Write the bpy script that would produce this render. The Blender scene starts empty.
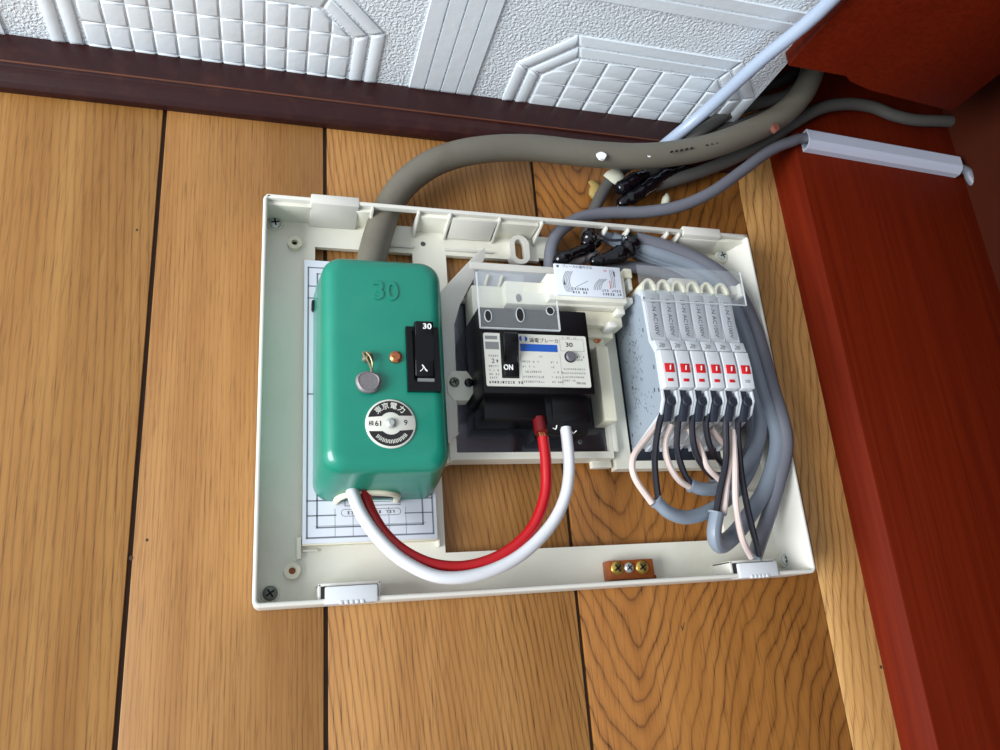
import bpy, bmesh, math, random
from mathutils import Vector, Matrix
random.seed(7)
S = 0.001                                   # everything below is written in millimetres
sc = bpy.context.scene
C = sc.collection

# ------------------------------------------------------------------ camera, world, light, exposure
FPX = 762.76
CAMP = Vector((8.123, -528.57, -25.774))     # mm; wall is the plane y = 0, camera at negative y
R = Matrix(((0.95763368, 0.07540002, -0.27794347), (0.0213091, 0.94392064, 0.32948406), (0.28719969, -0.32144776, 0.90232349)))
M = Matrix(((1, 0, 0), (0, 0, -1), (0, 1, 0)))
A = (R @ M).transposed()
right, down, fwd = A.col[0], A.col[1], A.col[2]
cam = bpy.data.cameras.new('camera'); cam.sensor_width = 36; cam.lens = FPX / 1000 * 36
cam.clip_start = 0.01; cam.clip_end = 50
camo = bpy.data.objects.new('camera', cam); C.objects.link(camo)
rm = Matrix((right, -down, -fwd)).transposed()
camo.matrix_world = Matrix.Translation(CAMP * S) @ rm.to_4x4()
sc.camera = camo

w = bpy.data.worlds.new('world'); sc.world = w; w.use_nodes = True
bg = w.node_tree.nodes['Background']; bg.inputs[0].default_value = (0.84, 0.92, 1.0, 1); bg.inputs[1].default_value = 0.72

def area(name, loc, target, sx, sy, power, col):
    l = bpy.data.lights.new(name, 'AREA'); l.shape = 'RECTANGLE'; l.size = sx; l.size_y = sy; l.energy = power; l.color = col
    o = bpy.data.objects.new(name, l); C.objects.link(o); o.location = loc
    o.rotation_euler = (Vector(target) - Vector(loc)).to_track_quat('-Z', 'Y').to_euler()
    return o
area('window_daylight', (-2.5, -1.45, -0.55), (0.25, 0, 0.15), 1.6, 1.6, 165, (0.95, 0.98, 1.0))

sc.view_settings.view_transform = 'Standard'; sc.view_settings.look = 'None'
sc.view_settings.gamma = 1; sc.view_settings.use_curve_mapping = False
sc.view_settings.exposure = 0.0

# ------------------------------------------------------------------ helpers
def at(u, v, d):
    """point seen at photo pixel (u, v) on the plane d mm in front of the wall -> (x, d, z) mm"""
    r = A @ Vector(((u - 500) / FPX, (v - 375) / FPX, 1))
    t = (-d - CAMP.y) / r.y
    P = CAMP + r * t
    return (P.x, d, P.z)

def lin(c):
    return tuple(((v / 255) / 12.92 if v / 255 <= 0.04045 else ((v / 255 + 0.055) / 1.055) ** 2.4) for v in c) + (1,)

MATS = {}
def mat(name, rgb, rough=0.5, metal=0.0, spec=0.5, var=0.06, vscale=60, bump=0.0, bscale=600, coat=0.0, dirt=None, dirt_amt=0.0, dirt_scale=25):
    m = bpy.data.materials.new(name); m.use_nodes = True
    nt = m.node_tree; N = nt.nodes; L = nt.links; b = N['Principled BSDF']
    b.inputs['Roughness'].default_value = rough; b.inputs['Metallic'].default_value = metal
    b.inputs['Specular IOR Level'].default_value = spec; b.inputs['Coat Weight'].default_value = coat
    tc = N.new('ShaderNodeTexCoord')
    nz = N.new('ShaderNodeTexNoise'); nz.inputs['Scale'].default_value = vscale; nz.inputs['Detail'].default_value = 4
    L.new(tc.outputs['Object'], nz.inputs['Vector'])
    mx = N.new('ShaderNodeMix'); mx.data_type = 'RGBA'
    c = lin(rgb)
    mx.inputs['A'].default_value = tuple(min(1, v * (1 - var)) for v in c[:3]) + (1,)
    mx.inputs['B'].default_value = tuple(min(1, v * (1 + var)) for v in c[:3]) + (1,)
    L.new(nz.outputs['Fac'], mx.inputs['Factor'])
    out = mx.outputs['Result']
    if dirt:
        n2 = N.new('ShaderNodeTexNoise'); n2.inputs['Scale'].default_value = dirt_scale; n2.inputs['Detail'].default_value = 8
        n2.inputs['Roughness'].default_value = 0.7
        L.new(tc.outputs['Object'], n2.inputs['Vector'])
        rp = N.new('ShaderNodeMapRange'); rp.inputs[1].default_value = 0.5; rp.inputs[2].default_value = 0.75; rp.inputs[4].default_value = dirt_amt
        L.new(n2.outputs['Fac'], rp.inputs[0])
        m2 = N.new('ShaderNodeMix'); m2.data_type = 'RGBA'; L.new(rp.outputs[0], m2.inputs['Factor'])
        L.new(out, m2.inputs['A']); m2.inputs['B'].default_value = lin(dirt); out = m2.outputs['Result']
    L.new(out, b.inputs['Base Color'])
    if bump:
        n3 = N.new('ShaderNodeTexNoise'); n3.inputs['Scale'].default_value = bscale; n3.inputs['Detail'].default_value = 3
        L.new(tc.outputs['Object'], n3.inputs['Vector'])
        bp = N.new('ShaderNodeBump'); bp.inputs['Strength'].default_value = bump; bp.inputs['Distance'].default_value = 0.001
        L.new(n3.outputs['Fac'], bp.inputs['Height']); L.new(bp.outputs['Normal'], b.inputs['Normal'])
    MATS[name] = m
    return m

def wood(name, light, dark, xc, c, k, freq, amp, contrast=0.8, nscale=(22, 9), streak=0.5, rough=0.42, line=0.55, curl=0.0):
    """plank cut through growth rings: rings = sqrt((x-xc)^2+c^2) + k z + noise"""
    m = bpy.data.materials.new(name); m.use_nodes = True
    nt = m.node_tree; N = nt.nodes; L = nt.links; b = N['Principled BSDF']
    b.inputs['Roughness'].default_value = rough; b.inputs['Specular IOR Level'].default_value = 0.4
    tc = N.new('ShaderNodeTexCoord'); sp = N.new('ShaderNodeSeparateXYZ'); L.new(tc.outputs['Object'], sp.inputs[0])
    def ma(op, a, bb=None, cc=None):
        n = N.new('ShaderNodeMath'); n.operation = op
        for i, v in enumerate((a, bb, cc)):
            if v is None: continue
            if isinstance(v, (int, float)): n.inputs[i].default_value = v
            else: L.new(v, n.inputs[i])
        return n.outputs[0]
    def noise(sx, sz, detail=3, off=0.0, rgh=0.5):
        mp = N.new('ShaderNodeMapping'); mp.inputs['Scale'].default_value = (sx, 1, sz); mp.inputs['Location'].default_value = (off, off, 0)
        L.new(tc.outputs['Object'], mp.inputs['Vector'])
        n = N.new('ShaderNodeTexNoise'); n.inputs['Scale'].default_value = 1; n.inputs['Detail'].default_value = detail; n.inputs['Roughness'].default_value = rgh
        L.new(mp.outputs[0], n.inputs['Vector']); return n.outputs['Fac']
    X, Z = sp.outputs['X'], sp.outputs['Z']
    dx = ma('SUBTRACT', X, xc)
    r = ma('SQRT', ma('ADD', ma('MULTIPLY', dx, dx), c * c))
    n1 = ma('SUBTRACT', noise(nscale[0], nscale[1], 2), 0.5)
    r = ma('ADD', r, ma('MULTIPLY', Z, k)); r = ma('ADD', r, ma('MULTIPLY', n1, amp))
    n1b = ma('SUBTRACT', noise(nscale[0] * 5, nscale[1] * 3, 2, 3.1), 0.5)
    r = ma('ADD', r, ma('MULTIPLY', n1b, amp * 0.16))
    t = ma('FRACT', ma('MULTIPLY', r, freq))
    cr = N.new('ShaderNodeValToRGB'); L.new(t, cr.inputs[0])
    e = cr.color_ramp.elements; e[0].position = 0.0; e[0].color = (1, 1, 1, 1); e[1].position = 1.0; e[1].color = (0.85, 0.85, 0.85, 1)
    for pos, v in ((0.07, 0.42), (line * 0.6, 0.08), (0.62, 0.0), (0.9, 0.22)):
        q = e.new(pos); q.color = (v, v, v, 1)
    # ring strength varies along the board
    rv = N.new('ShaderNodeMapRange'); rv.inputs[1].default_value = 0.3; rv.inputs[2].default_value = 0.7; rv.inputs[3].default_value = 0.45; rv.inputs[4].default_value = 1.0
    L.new(noise(30, 8, 2, 7.7), rv.inputs[0])
    fac = ma('MULTIPLY', ma('MULTIPLY', cr.outputs['Color'], rv.outputs[0]), contrast)
    # pores: short dark streaks along the grain
    pr = N.new('ShaderNodeMapRange'); pr.inputs[1].default_value = 0.52; pr.inputs[2].default_value = 0.72; pr.inputs[4].default_value = streak
    L.new(noise(1100, 38, 3, 1.3, 0.6), pr.inputs[0])
    fac = ma('MINIMUM', ma('ADD', fac, pr.outputs[0]), 1.0)
    mx = N.new('ShaderNodeMix'); mx.data_type = 'RGBA'; L.new(fac, mx.inputs['Factor'])
    tint = N.new('ShaderNodeMix'); tint.data_type = 'RGBA'; tr2 = N.new('ShaderNodeMapRange'); tr2.inputs[1].default_value = 0.3; tr2.inputs[2].default_value = 0.7; L.new(noise(55, 3.5, 5, 5.5), tr2.inputs[0]); L.new(tr2.outputs[0], tint.inputs['Factor'])
    tint.inputs['A'].default_value = tuple(v * f_ for v, f_ in zip(lin(light)[:3], (0.86, 0.80, 0.72))) + (1,); tint.inputs['B'].default_value = tuple(min(1, v * f_) for v, f_ in zip(lin(light)[:3], (1.12, 1.16, 1.24))) + (1,)
    L.new(tint.outputs['Result'], mx.inputs['A']); mx.inputs['B'].default_value = lin(dark)
    L.new(mx.outputs['Result'], b.inputs['Base Color'])
    bp = N.new('ShaderNodeBump'); bp.inputs['Strength'].default_value = 0.12; bp.inputs['Distance'].default_value = 0.0004; bp.invert = True
    L.new(fac, bp.inputs['Height']); L.new(bp.outputs['Normal'], b.inputs['Normal'])
    return m

def V(x, d, z): return Vector((x * S, -d * S, z * S))

def box(bm, x0, x1, d0, d1, z0, z1, bev=0.0, seg=2):
    vs = [bm.verts.new(V(x, d, z)) for x in (x0, x1) for d in (d0, d1) for z in (z0, z1)]
    fs = [(0, 1, 3, 2), (4, 6, 7, 5), (0, 4, 5, 1), (2, 3, 7, 6), (0, 2, 6, 4), (1, 5, 7, 3)]
    faces = [bm.faces.new([vs[i] for i in f]) for f in fs]
    if bev:
        es = list({e for f in faces for e in f.edges})
        bmesh.ops.bevel(bm, geom=es, offset=bev * S, segments=seg, affect='EDGES', profile=0.5)

def prism(bm, poly, axis, a0, a1, bev=0.0):
    """extrude a polygon: axis 'd' poly=(x,z); 'x' poly=(d,z); 'z' poly=(x,d)"""
    def mk(p, a):
        if axis == 'd': return V(p[0], a, p[1])
        if axis == 'x': return V(a, p[0], p[1])
        return V(p[0], p[1], a)
    A0 = [bm.verts.new(mk(p, a0)) for p in poly]; A1 = [bm.verts.new(mk(p, a1)) for p in poly]
    n = len(poly); fs = [bm.faces.new(A0), bm.faces.new(A1[::-1])]
    for i in range(n): fs.append(bm.faces.new((A0[i], A1[i], A1[(i + 1) % n], A0[(i + 1) % n])))
    if bev:
        es = list({e for f in fs for e in f.edges})
        bmesh.ops.bevel(bm, geom=es, offset=bev * S, segments=2, affect='EDGES', profile=0.5)

def rrect(x0, x1, z0, z1, r, n=5):
    pts = []
    for cx, cz, a0 in ((x1 - r, z1 - r, 0), (x0 + r, z1 - r, 90), (x0 + r, z0 + r, 180), (x1 - r, z0 + r, 270)):
        for i in range(n + 1):
            a = math.radians(a0 + 90 * i / n); pts.append((cx + r * math.cos(a), cz + r * math.sin(a)))
    return pts

def circ(cx, cz, r, n=20, a0=0, a1=360, rz=None):
    full = abs(a1 - a0) >= 360
    k = n if full else n + 1
    return [(cx + r * math.cos(math.radians(a0 + (a1 - a0) * i / n)), cz + (rz or r) * math.sin(math.radians(a0 + (a1 - a0) * i / n))) for i in range(k)]

def loft(bm, secs, cap0=True, cap1=True):
    """secs: list of (list of (x,z), d)"""
    rings = [[bm.verts.new(V(x, d, z)) for x, z in pts] for pts, d in secs]
    n = len(rings[0])
    for a, b in zip(rings, rings[1:]):
        for i in range(n): bm.faces.new((a[i], b[i], b[(i + 1) % n], a[(i + 1) % n]))
    if cap0: bm.faces.new(rings[0])
    if cap1: bm.faces.new(rings[-1][::-1])

def plate_hole(bm, outer, inner, d0, d1):
    """ring between two loops with the same count, extruded in d"""
    n = len(outer)
    o0 = [bm.verts.new(V(x, d0, z)) for x, z in outer]; o1 = [bm.verts.new(V(x, d1, z)) for x, z in outer]
    i0 = [bm.verts.new(V(x, d0, z)) for x, z in inner]; i1 = [bm.verts.new(V(x, d1, z)) for x, z in inner]
    for i in range(n):
        j = (i + 1) % n
        bm.faces.new((o0[i], o0[j], o1[j], o1[i])); bm.faces.new((i0[i], i1[i], i1[j], i0[j]))
        bm.faces.new((o1[i], o1[j], i1[j], i1[i])); bm.faces.new((o0[i], i0[i], i0[j], o0[j]))

def smooth_path(pts, sub=8):
    P = [Vector(p) for p in pts]
    if len(P) < 3: return P
    out = []
    Q = [P[0] * 2 - P[1]] + P + [P[-1] * 2 - P[-2]]
    for i in range(1, len(Q) - 2):
        p0, p1, p2, p3 = Q[i - 1:i + 3]
        for s_ in range(sub):
            t = s_ / sub
            out.append(0.5 * ((2 * p1) + (p2 - p0) * t + (2 * p0 - 5 * p1 + 4 * p2 - p3) * t * t + (3 * p1 - p0 - 3 * p2 + p3) * t ** 3))
    out.append(P[-1]); return out

def tube(bm, pts, r, n=12, sub=7, flat=1.0, hollow=False):
    """pts are (x,d,z) mm; r a number or list per control point"""
    rs = r if isinstance(r, (list, tuple)) else [r] * len(pts)
    P4 = smooth_path([tuple(p) for p in pts], sub)
    m = len(P4)
    def rad(i):
        if len(pts) < 3: return rs[min(i, len(rs) - 1)]
        f = i / (m - 1) * (len(rs) - 1); a = int(min(f, len(rs) - 2)); t = f - a
        t = t * t * (3 - 2 * t)
        return rs[a] * (1 - t) + rs[a + 1] * t
    up = None; rings = []
    for i, p in enumerate(P4):
        tg = (P4[min(i + 1, m - 1)] - P4[max(i - 1, 0)]).normalized()
        if up is None:
            up = Vector((0, 1, 0)) if abs(tg.y) < 0.9 else Vector((1, 0, 0))
        up = (up - tg * up.dot(tg)).normalized(); sd = tg.cross(up)
        rr = rad(i)
        rings.append([bm.verts.new(V(*(p + up * (rr * flat * math.cos(2 * math.pi * j / n)) + sd * (rr * math.sin(2 * math.pi * j / n))))) for j in range(n)])
    for a, b in zip(rings, rings[1:]):
        for j in range(n): bm.faces.new((a[j], a[(j + 1) % n], b[(j + 1) % n], b[j]))
    bm.faces.new(rings[0][::-1]); bm.faces.new(rings[-1])

WL = {}
def finish(name, bm, m, parent=None, smooth=35, origin=None):
    bmesh.ops.recalc_face_normals(bm, faces=bm.faces)
    me = bpy.data.meshes.new(name)
    off = WL.get(parent.name, Vector((0, 0, 0))) if parent else Vector((0, 0, 0))
    if parent is None and origin == 'base':
        xs = [v.co for v in bm.verts]
        off = Vector(((min(v.x for v in xs) + max(v.x for v in xs)) / 2, (min(v.y for v in xs) + max(v.y for v in xs)) / 2, min(v.z for v in xs)))
    for v in bm.verts: v.co -= off
    bm.to_mesh(me); bm.free()
    for p in me.polygons: p.use_smooth = True
    me.set_sharp_from_angle(angle=math.radians(smooth))
    me.materials.append(m if not isinstance(m, str) else MATS[m])
    o = bpy.data.objects.new(name, me); C.objects.link(o)
    if name in ('print', 'fine_print', 'printed_text', 'printed_lines', 'sheath_print', 'emblem_white_print', 'copper_strands'): o['kind'] = 'stuff'
    if parent: o.parent = parent
    else: o.location = off
    WL[o.name] = off
    return o

def thing(name, label, cat, loc, group=None):
    o = bpy.data.objects.new(name, None); C.objects.link(o); o.empty_display_size = 0.01
    o.location = V(*loc); WL[o.name] = V(*loc); o['label'] = label; o['category'] = cat
    if group: o['group'] = group
    return o

def tag(o, label, cat=None, group=None, kind=None):
    o['label'] = label
    if cat: o['category'] = cat
    if group: o['group'] = group
    if kind: o['kind'] = kind
    return o

def single(name, bm, m, label, cat, group=None, smooth=35):
    return tag(finish(name, bm, m, None, smooth, 'base'), label, cat, group)

def NB(): return bmesh.new()

def text_into(bm, body, size, x, d, z, rot=0, thick=0.06, ax='CENTER', bold=0.0, sx=1.0, face='front'):
    cu = bpy.data.curves.new('t', 'FONT'); cu.body = body; cu.size = size; cu.align_x = ax; cu.align_y = 'CENTER'
    cu.extrude = thick; cu.offset = bold; cu.resolution_u = 3
    o = bpy.data.objects.new('t', cu); C.objects.link(o)
    dg = bpy.context.evaluated_depsgraph_get()
    me = bpy.data.meshes.new_from_object(o.evaluated_get(dg))
    c, s_ = math.cos(math.radians(rot)), math.sin(math.radians(rot))
    n0 = len(bm.verts); bm.from_mesh(me); bm.verts.ensure_lookup_table()
    for v in list(bm.verts)[n0:]:
        px, py, pz = v.co.x * sx, v.co.y, v.co.z
        v.co = V(x + px * c - py * s_, d + pz, z + px * s_ + py * c)
    bpy.data.objects.remove(o); bpy.data.meshes.remove(me); bpy.data.curves.remove(cu)

def dashes(bm, x0, x1, z, h, d, seed, fill=0.75, cell=None, thick=0.05, tilt=0.0):
    """row of unreadable print: short strokes like tiny characters"""
    rr = random.Random(seed); cell = cell or h * 1.05; x = x0
    while x < x1 - cell * 0.5:
        if rr.random() < fill:
            zz = z + (x - x0) * tilt
            k = rr.randint(0, 3)
            if k != 1: box(bm, x, x + cell * 0.72, d, d + thick, zz + h * 0.28, zz + h * 0.46)
            if k != 2: box(bm, x, x + cell * 0.72, d, d + thick, zz - h * 0.45, zz - h * 0.28)
            box(bm, x + cell * rr.uniform(0.05, 0.45), x + cell * rr.uniform(0.5, 0.7), d, d + thick, zz - h * 0.4, zz + h * 0.45)
        x += cell

# ------------------------------------------------------------------ materials
mat('cream', (226, 224, 210), 0.38, var=0.03, dirt=(190, 182, 158), dirt_amt=0.25, dirt_scale=14)
mat('cream_light', (206, 204, 196), 0.35, var=0.02)
mat('cream_yellow', (224, 219, 196), 0.4, var=0.03)
mat('white_plastic', (204, 207, 211), 0.35, var=0.02)
mat('breaker_white', (190, 195, 200), 0.4, var=0.02)
mat('breaker_grey', (168, 171, 177), 0.45, var=0.02)
mat('side_label', (142, 152, 163), 0.35, var=0.03)
mat('green_paint', (7, 126, 104), 0.33, var=0.06, vscale=35, coat=0.3, bump=0.05, bscale=350, dirt=(44, 138, 114), dirt_amt=0.3, dirt_scale=18)
mat('black_plastic', (9, 8, 11), 0.36, spec=0.3, var=0.1)
mat('black_gloss', (10, 10, 16), 0.12, var=0.1, bump=0.25, bscale=120)
mat('navy_plastic', (34, 40, 52), 0.5, var=0.1)
mat('slot_dark', (14, 13, 14), 0.7)
mat('grey_metal', (92, 94, 102), 0.14, metal=0.85, var=0.05)
mat('steel', (188, 194, 190), 0.35, metal=0.6, var=0.12, vscale=300)
mat('steel_dull', (120, 122, 116), 0.45, metal=0.8, var=0.15, vscale=400)
mat('lead', (128, 124, 126), 0.55, metal=0.5, var=0.15, vscale=500, bump=0.3, bscale=900)
mat('copper', (190, 120, 80), 0.3, metal=0.9, var=0.15, vscale=400)
mat('seal_wire_metal', (150, 138, 104), 0.4, metal=0.6); mat('brass', (198, 168, 84), 0.28, metal=0.9, var=0.15, vscale=300)
mat('terminal_brown', (156, 82, 34), 0.32, metal=0.3, var=0.2, vscale=200)
mat('ink', (70, 74, 80), 0.6); mat('ink_card', (112, 120, 128), 0.6)
mat('ink_black', (24, 22, 24), 0.6)
mat('ink_light', (122, 124, 124), 0.6)
mat('ink_blue', (28, 84, 172), 0.5)
mat('ink_red', (200, 30, 36), 0.45)
mat('ink_white', (240, 240, 238), 0.5)
mat('paper', (212, 218, 228), 0.45, var=0.01)
mat('label_cream', (206, 206, 196), 0.4, var=0.02)
mat('grey_knob', (98, 98, 104), 0.35)
mat('wire_red', (172, 9, 20), 0.35, var=0.04)
mat('wire_white', (208, 209, 213), 0.38, var=0.02)
mat('wire_pink', (204, 187, 180), 0.42, var=0.04)
mat('wire_black', (34, 34, 42), 0.3, var=0.1)
mat('sheath_grey', (104, 106, 115), 0.45, var=0.06, vscale=40, bump=0.06, bscale=200)
mat('sheath_blue', (126, 136, 148), 0.42, var=0.05, vscale=40, bump=0.06, bscale=200)
mat('cable_olive', (102, 98, 87), 0.5, var=0.1, vscale=30, bump=0.12, bscale=260, dirt=(84, 72, 58), dirt_amt=0.5, dirt_scale=20)
mat('cable_dirty', (82, 81, 78), 0.55, var=0.14, vscale=60, bump=0.2, bscale=300)
mat('cable_dark', (38, 35, 35), 0.5, var=0.2, vscale=60)
mat('pvc_blue', (156, 170, 190), 0.32, var=0.03)
mat('trunking', (172, 176, 192), 0.32, var=0.02)
mat('paint_fleck', (240, 240, 240), 0.5)
mat('rag', (178, 178, 160), 0.7, var=0.15, vscale=120)
mat('trim_dark', (44, 15, 16), 0.45, spec=0.35, var=0.25, vscale=40, bump=0.1, bscale=200, dirt=(84, 46, 36), dirt_amt=0.4, dirt_scale=60)
mat('trim_worn', (92, 48, 26), 0.5, var=0.3, vscale=90)
mat('groove_dark', (62, 42, 28), 0.8, var=0.3)
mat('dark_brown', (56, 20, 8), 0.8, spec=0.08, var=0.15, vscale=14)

def stain(name, rgb, rgb2, rough):
    m = mat(name, rgb, rough, spec=0.08, var=0.12, vscale=20)
    nt = m.node_tree; N = nt.nodes; L = nt.links; b = N['Principled BSDF']
    tc = N.new('ShaderNodeTexCoord'); mp = N.new('ShaderNodeMapping'); mp.inputs['Scale'].default_value = (260, 260, 7); L.new(tc.outputs['Object'], mp.inputs['Vector'])
    nz = N.new('ShaderNodeTexNoise'); nz.inputs['Scale'].default_value = 1; nz.inputs['Detail'].default_value = 4; L.new(mp.outputs[0], nz.inputs['Vector'])
    mr = N.new('ShaderNodeMapRange'); mr.inputs[1].default_value = 0.35; mr.inputs[2].default_value = 0.7; L.new(nz.outputs['Fac'], mr.inputs[0])
    mx = N.new('ShaderNodeMix'); mx.data_type = 'RGBA'; mx.inputs['A'].default_value = lin(rgb); mx.inputs['B'].default_value = lin(rgb2)
    L.new(mr.outputs[0], mx.inputs['Factor']); L.new(mx.outputs['Result'], b.inputs['Base Color'])
    return m
stain('red_stain', (101, 28, 7), (88, 21, 4), 0.6)

def clear_mat(name, fac, tint=(0.97, 0.98, 0.98, 1), rough=0.06):
    m = bpy.data.materials.new(name); m.use_nodes = True; nt = m.node_tree; N = nt.nodes; L = nt.links
    N.remove(N['Principled BSDF'])
    t = N.new('ShaderNodeBsdfTransparent'); t.inputs[0].default_value = tint
    g = N.new('ShaderNodeBsdfPrincipled'); g.inputs['Base Color'].default_value = (0.75, 0.78, 0.8, 1); g.inputs['Roughness'].default_value = rough
    nz = N.new('ShaderNodeTexNoise'); nz.inputs['Scale'].default_value = 60
    mr = N.new('ShaderNodeMapRange'); mr.inputs[3].default_value = fac * 0.7; mr.inputs[4].default_value = fac * 1.3; L.new(nz.outputs['Fac'], mr.inputs[0])
    mx = N.new('ShaderNodeMixShader'); L.new(mr.outputs[0], mx.inputs[0]); L.new(t.outputs[0], mx.inputs[1]); L.new(g.outputs[0], mx.inputs[2])
    L.new(mx.outputs[0], N['Material Output'].inputs[0]); MATS[name] = m
    return m
clear_mat('clear_plastic', 0.10); clear_mat('clear_edge', 0.55)

# ceiling: off-white with a pebbled relief
def ceil_mat(name, pebble):
    m = mat(name, (220, 228, 234), 0.6, var=0.03, vscale=30)
    nt = m.node_tree; N = nt.nodes; L = nt.links; b = N['Principled BSDF']
    tc = N.new('ShaderNodeTexCoord')
    n3 = N.new('ShaderNodeTexNoise'); n3.inputs['Scale'].default_value = 420 if pebble else 160; n3.inputs['Detail'].default_value = 2
    L.new(tc.outputs['Object'], n3.inputs['Vector'])
    bp = N.new('ShaderNodeBump'); bp.inputs['Strength'].default_value = 0.9 if pebble else 0.25; bp.inputs['Distance'].default_value = 0.0022 if pebble else 0.001
    L.new(n3.outputs['Fac'], bp.inputs['Height']); L.new(bp.outputs['Normal'], b.inputs['Normal'])
    return m
ceil_mat('ceiling_pebble', True); ceil_mat('ceiling_plain', False)

# ------------------------------------------------------------------ the setting
TOPZ = 620
bm = NB(); box(bm, -900, 760, -14, -2.6, -700, TOPZ)
wall = tag(finish('wall_back', bm, 'groove_dark'), 'orange-brown wood plank wall behind the open breaker box', kind='structure')
W1 = wood('wood_one', (164, 117, 61), (88, 52, 22), xc=-0.60, c=0.02, k=0.05, freq=185, amp=0.012, contrast=0.62, nscale=(10, 3), line=0.4)
W2 = wood('wood_two', (158, 113, 62), (92, 54, 24), xc=-0.70, c=0.02, k=0.02, freq=330, amp=0.006, contrast=0.5, nscale=(8, 2), line=0.4, streak=0.5)
W3 = wood('wood_three', (168, 120, 66), (70, 38, 16), xc=0.01, c=0.02, k=0.13, freq=225, amp=0.014, contrast=0.85, nscale=(12, 4), line=0.45)
W4 = wood('wood_four', (158, 104, 48), (62, 28, 9), xc=0.262, c=0.006, k=-0.5, freq=92, amp=0.042, contrast=0.95, nscale=(16, 9), line=0.45)
W5 = wood('wood_five', (202, 154, 94), (104, 60, 24), xc=0.25, c=0.01, k=-0.24, freq=120, amp=0.03, contrast=0.85, nscale=(18, 8), line=0.5)
W0 = wood('wood_zero', (156, 110, 58), (88, 52, 22), xc=-0.9, c=0.02, k=-0.04, freq=170, amp=0.012, contrast=0.6, nscale=(10, 3), line=0.4)
for x0, x1, m_, gap in ((-900, -330, W0, 1.5), (-330, -73.5, W1, 1.5), (-73.5, 45.4, W2, 1.5), (45.4, 220.6, W3, 1.4), (220.6, 427, W4, 1.4), (427, 476, W5, 0.35), ):
    bm = NB(); g0 = 0.35 if x0 == 427 else 1.4; g1 = 0.35 if x1 == 427 else gap
    box(bm, x0 + g0, x1 - g1, -2.6, 0, -700, TOPZ - 4, bev=0.5 if gap > 1 else 0.2)
    finish('plank', bm, m_, wall)

for u, v, r_ in ((131, 558, 1.3), (147, 540, 0.9), (881, 667, 1.2), (137, 230, 0.9)):
    x, _, z = at(u, v, 0); bm = NB(); prism(bm, circ(x, z, r_, 8, 0, 360, r_ * 1.2), 'd', -.5, .06); finish('nail_hole', bm, 'groove_dark', wall)
x, _, z = at(683, 628, 0)
bm = NB(); prism(bm, [(x - 1.6, z + 1.8), (x - .6, z - 2.4), (x + 2.2, z + 4), (x + 1.6, z + 4), (x - .4, z - .4), (x - 1, z + 2)], 'd', -.5, .06); finish('scratch', bm, 'groove_dark', wall)
# crown trim
bm = NB(); prism(bm, [(0, 370), (6, 370), (10, 373), (12.3, 379), (12.3, 384.5), (15, 386), (15, 410), (0, 410)], 'x', -900, 432, bev=0.5)
trim = tag(finish('trim_1', bm, 'trim_dark'), 'dark brown moulding strip between plank wall and white ceiling', kind='structure')
bm = NB(); box(bm, -900, 431.5, 14.4, 15.5, 385.4, 386.7, bev=0.35, seg=1); finish('worn_edge', bm, 'trim_worn', trim)

# ceiling with embossed relief
CZ = 409.5
bm = NB(); box(bm, -900, 418, 12, 1300, CZ, CZ + 8)
ceil = tag(finish('ceiling', bm, 'ceiling_pebble'), 'white ceiling with embossed panels of squares and bands', kind='structure')
def clip(poly, nx, ny, c):      # keep points with nx*x + ny*y <= c
    out = []
    for i, p in enumerate(poly):
        q = poly[(i + 1) % len(poly)]; a = nx * p[0] + ny * p[1] - c; b = nx * q[0] + ny * q[1] - c
        if a <= 0: out.append(p)
        if (a < 0 < b) or (b < 0 < a):
            t = a / (a - b); out.append((p[0] + (q[0] - p[0]) * t, p[1] + (q[1] - p[1]) * t))
    return out
def pillow(poly, h, inset, name):
    cx = sum(p[0] for p in poly) / len(poly); cy = sum(p[1] for p in poly) / len(poly)
    def sh(p, k):
        L_ = math.hypot(p[0] - cx, p[1] - cy); f = max(0.1, (L_ - k) / L_)
        return (cx + (p[0] - cx) * f, cy + (p[1] - cy) * f)
    bm = NB()
    r0 = [bm.verts.new(V(*sh(p, 0.25), CZ + 0.5)) for p in poly]
    r1 = [bm.verts.new(V(*sh(p, inset), CZ - h * 0.75)) for p in poly]
    r2 = [bm.verts.new(V(*sh(p, inset * 3.2), CZ - h)) for p in poly]
    n = len(poly)
    for a, b in ((r0, r1), (r1, r2)):
        for i in range(n): bm.faces.new((a[i], a[(i + 1) % n], b[(i + 1) % n], b[i]))
    bm.faces.new(r2); finish(name, bm, 'ceiling_plain', ceil, smooth=60)
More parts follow.
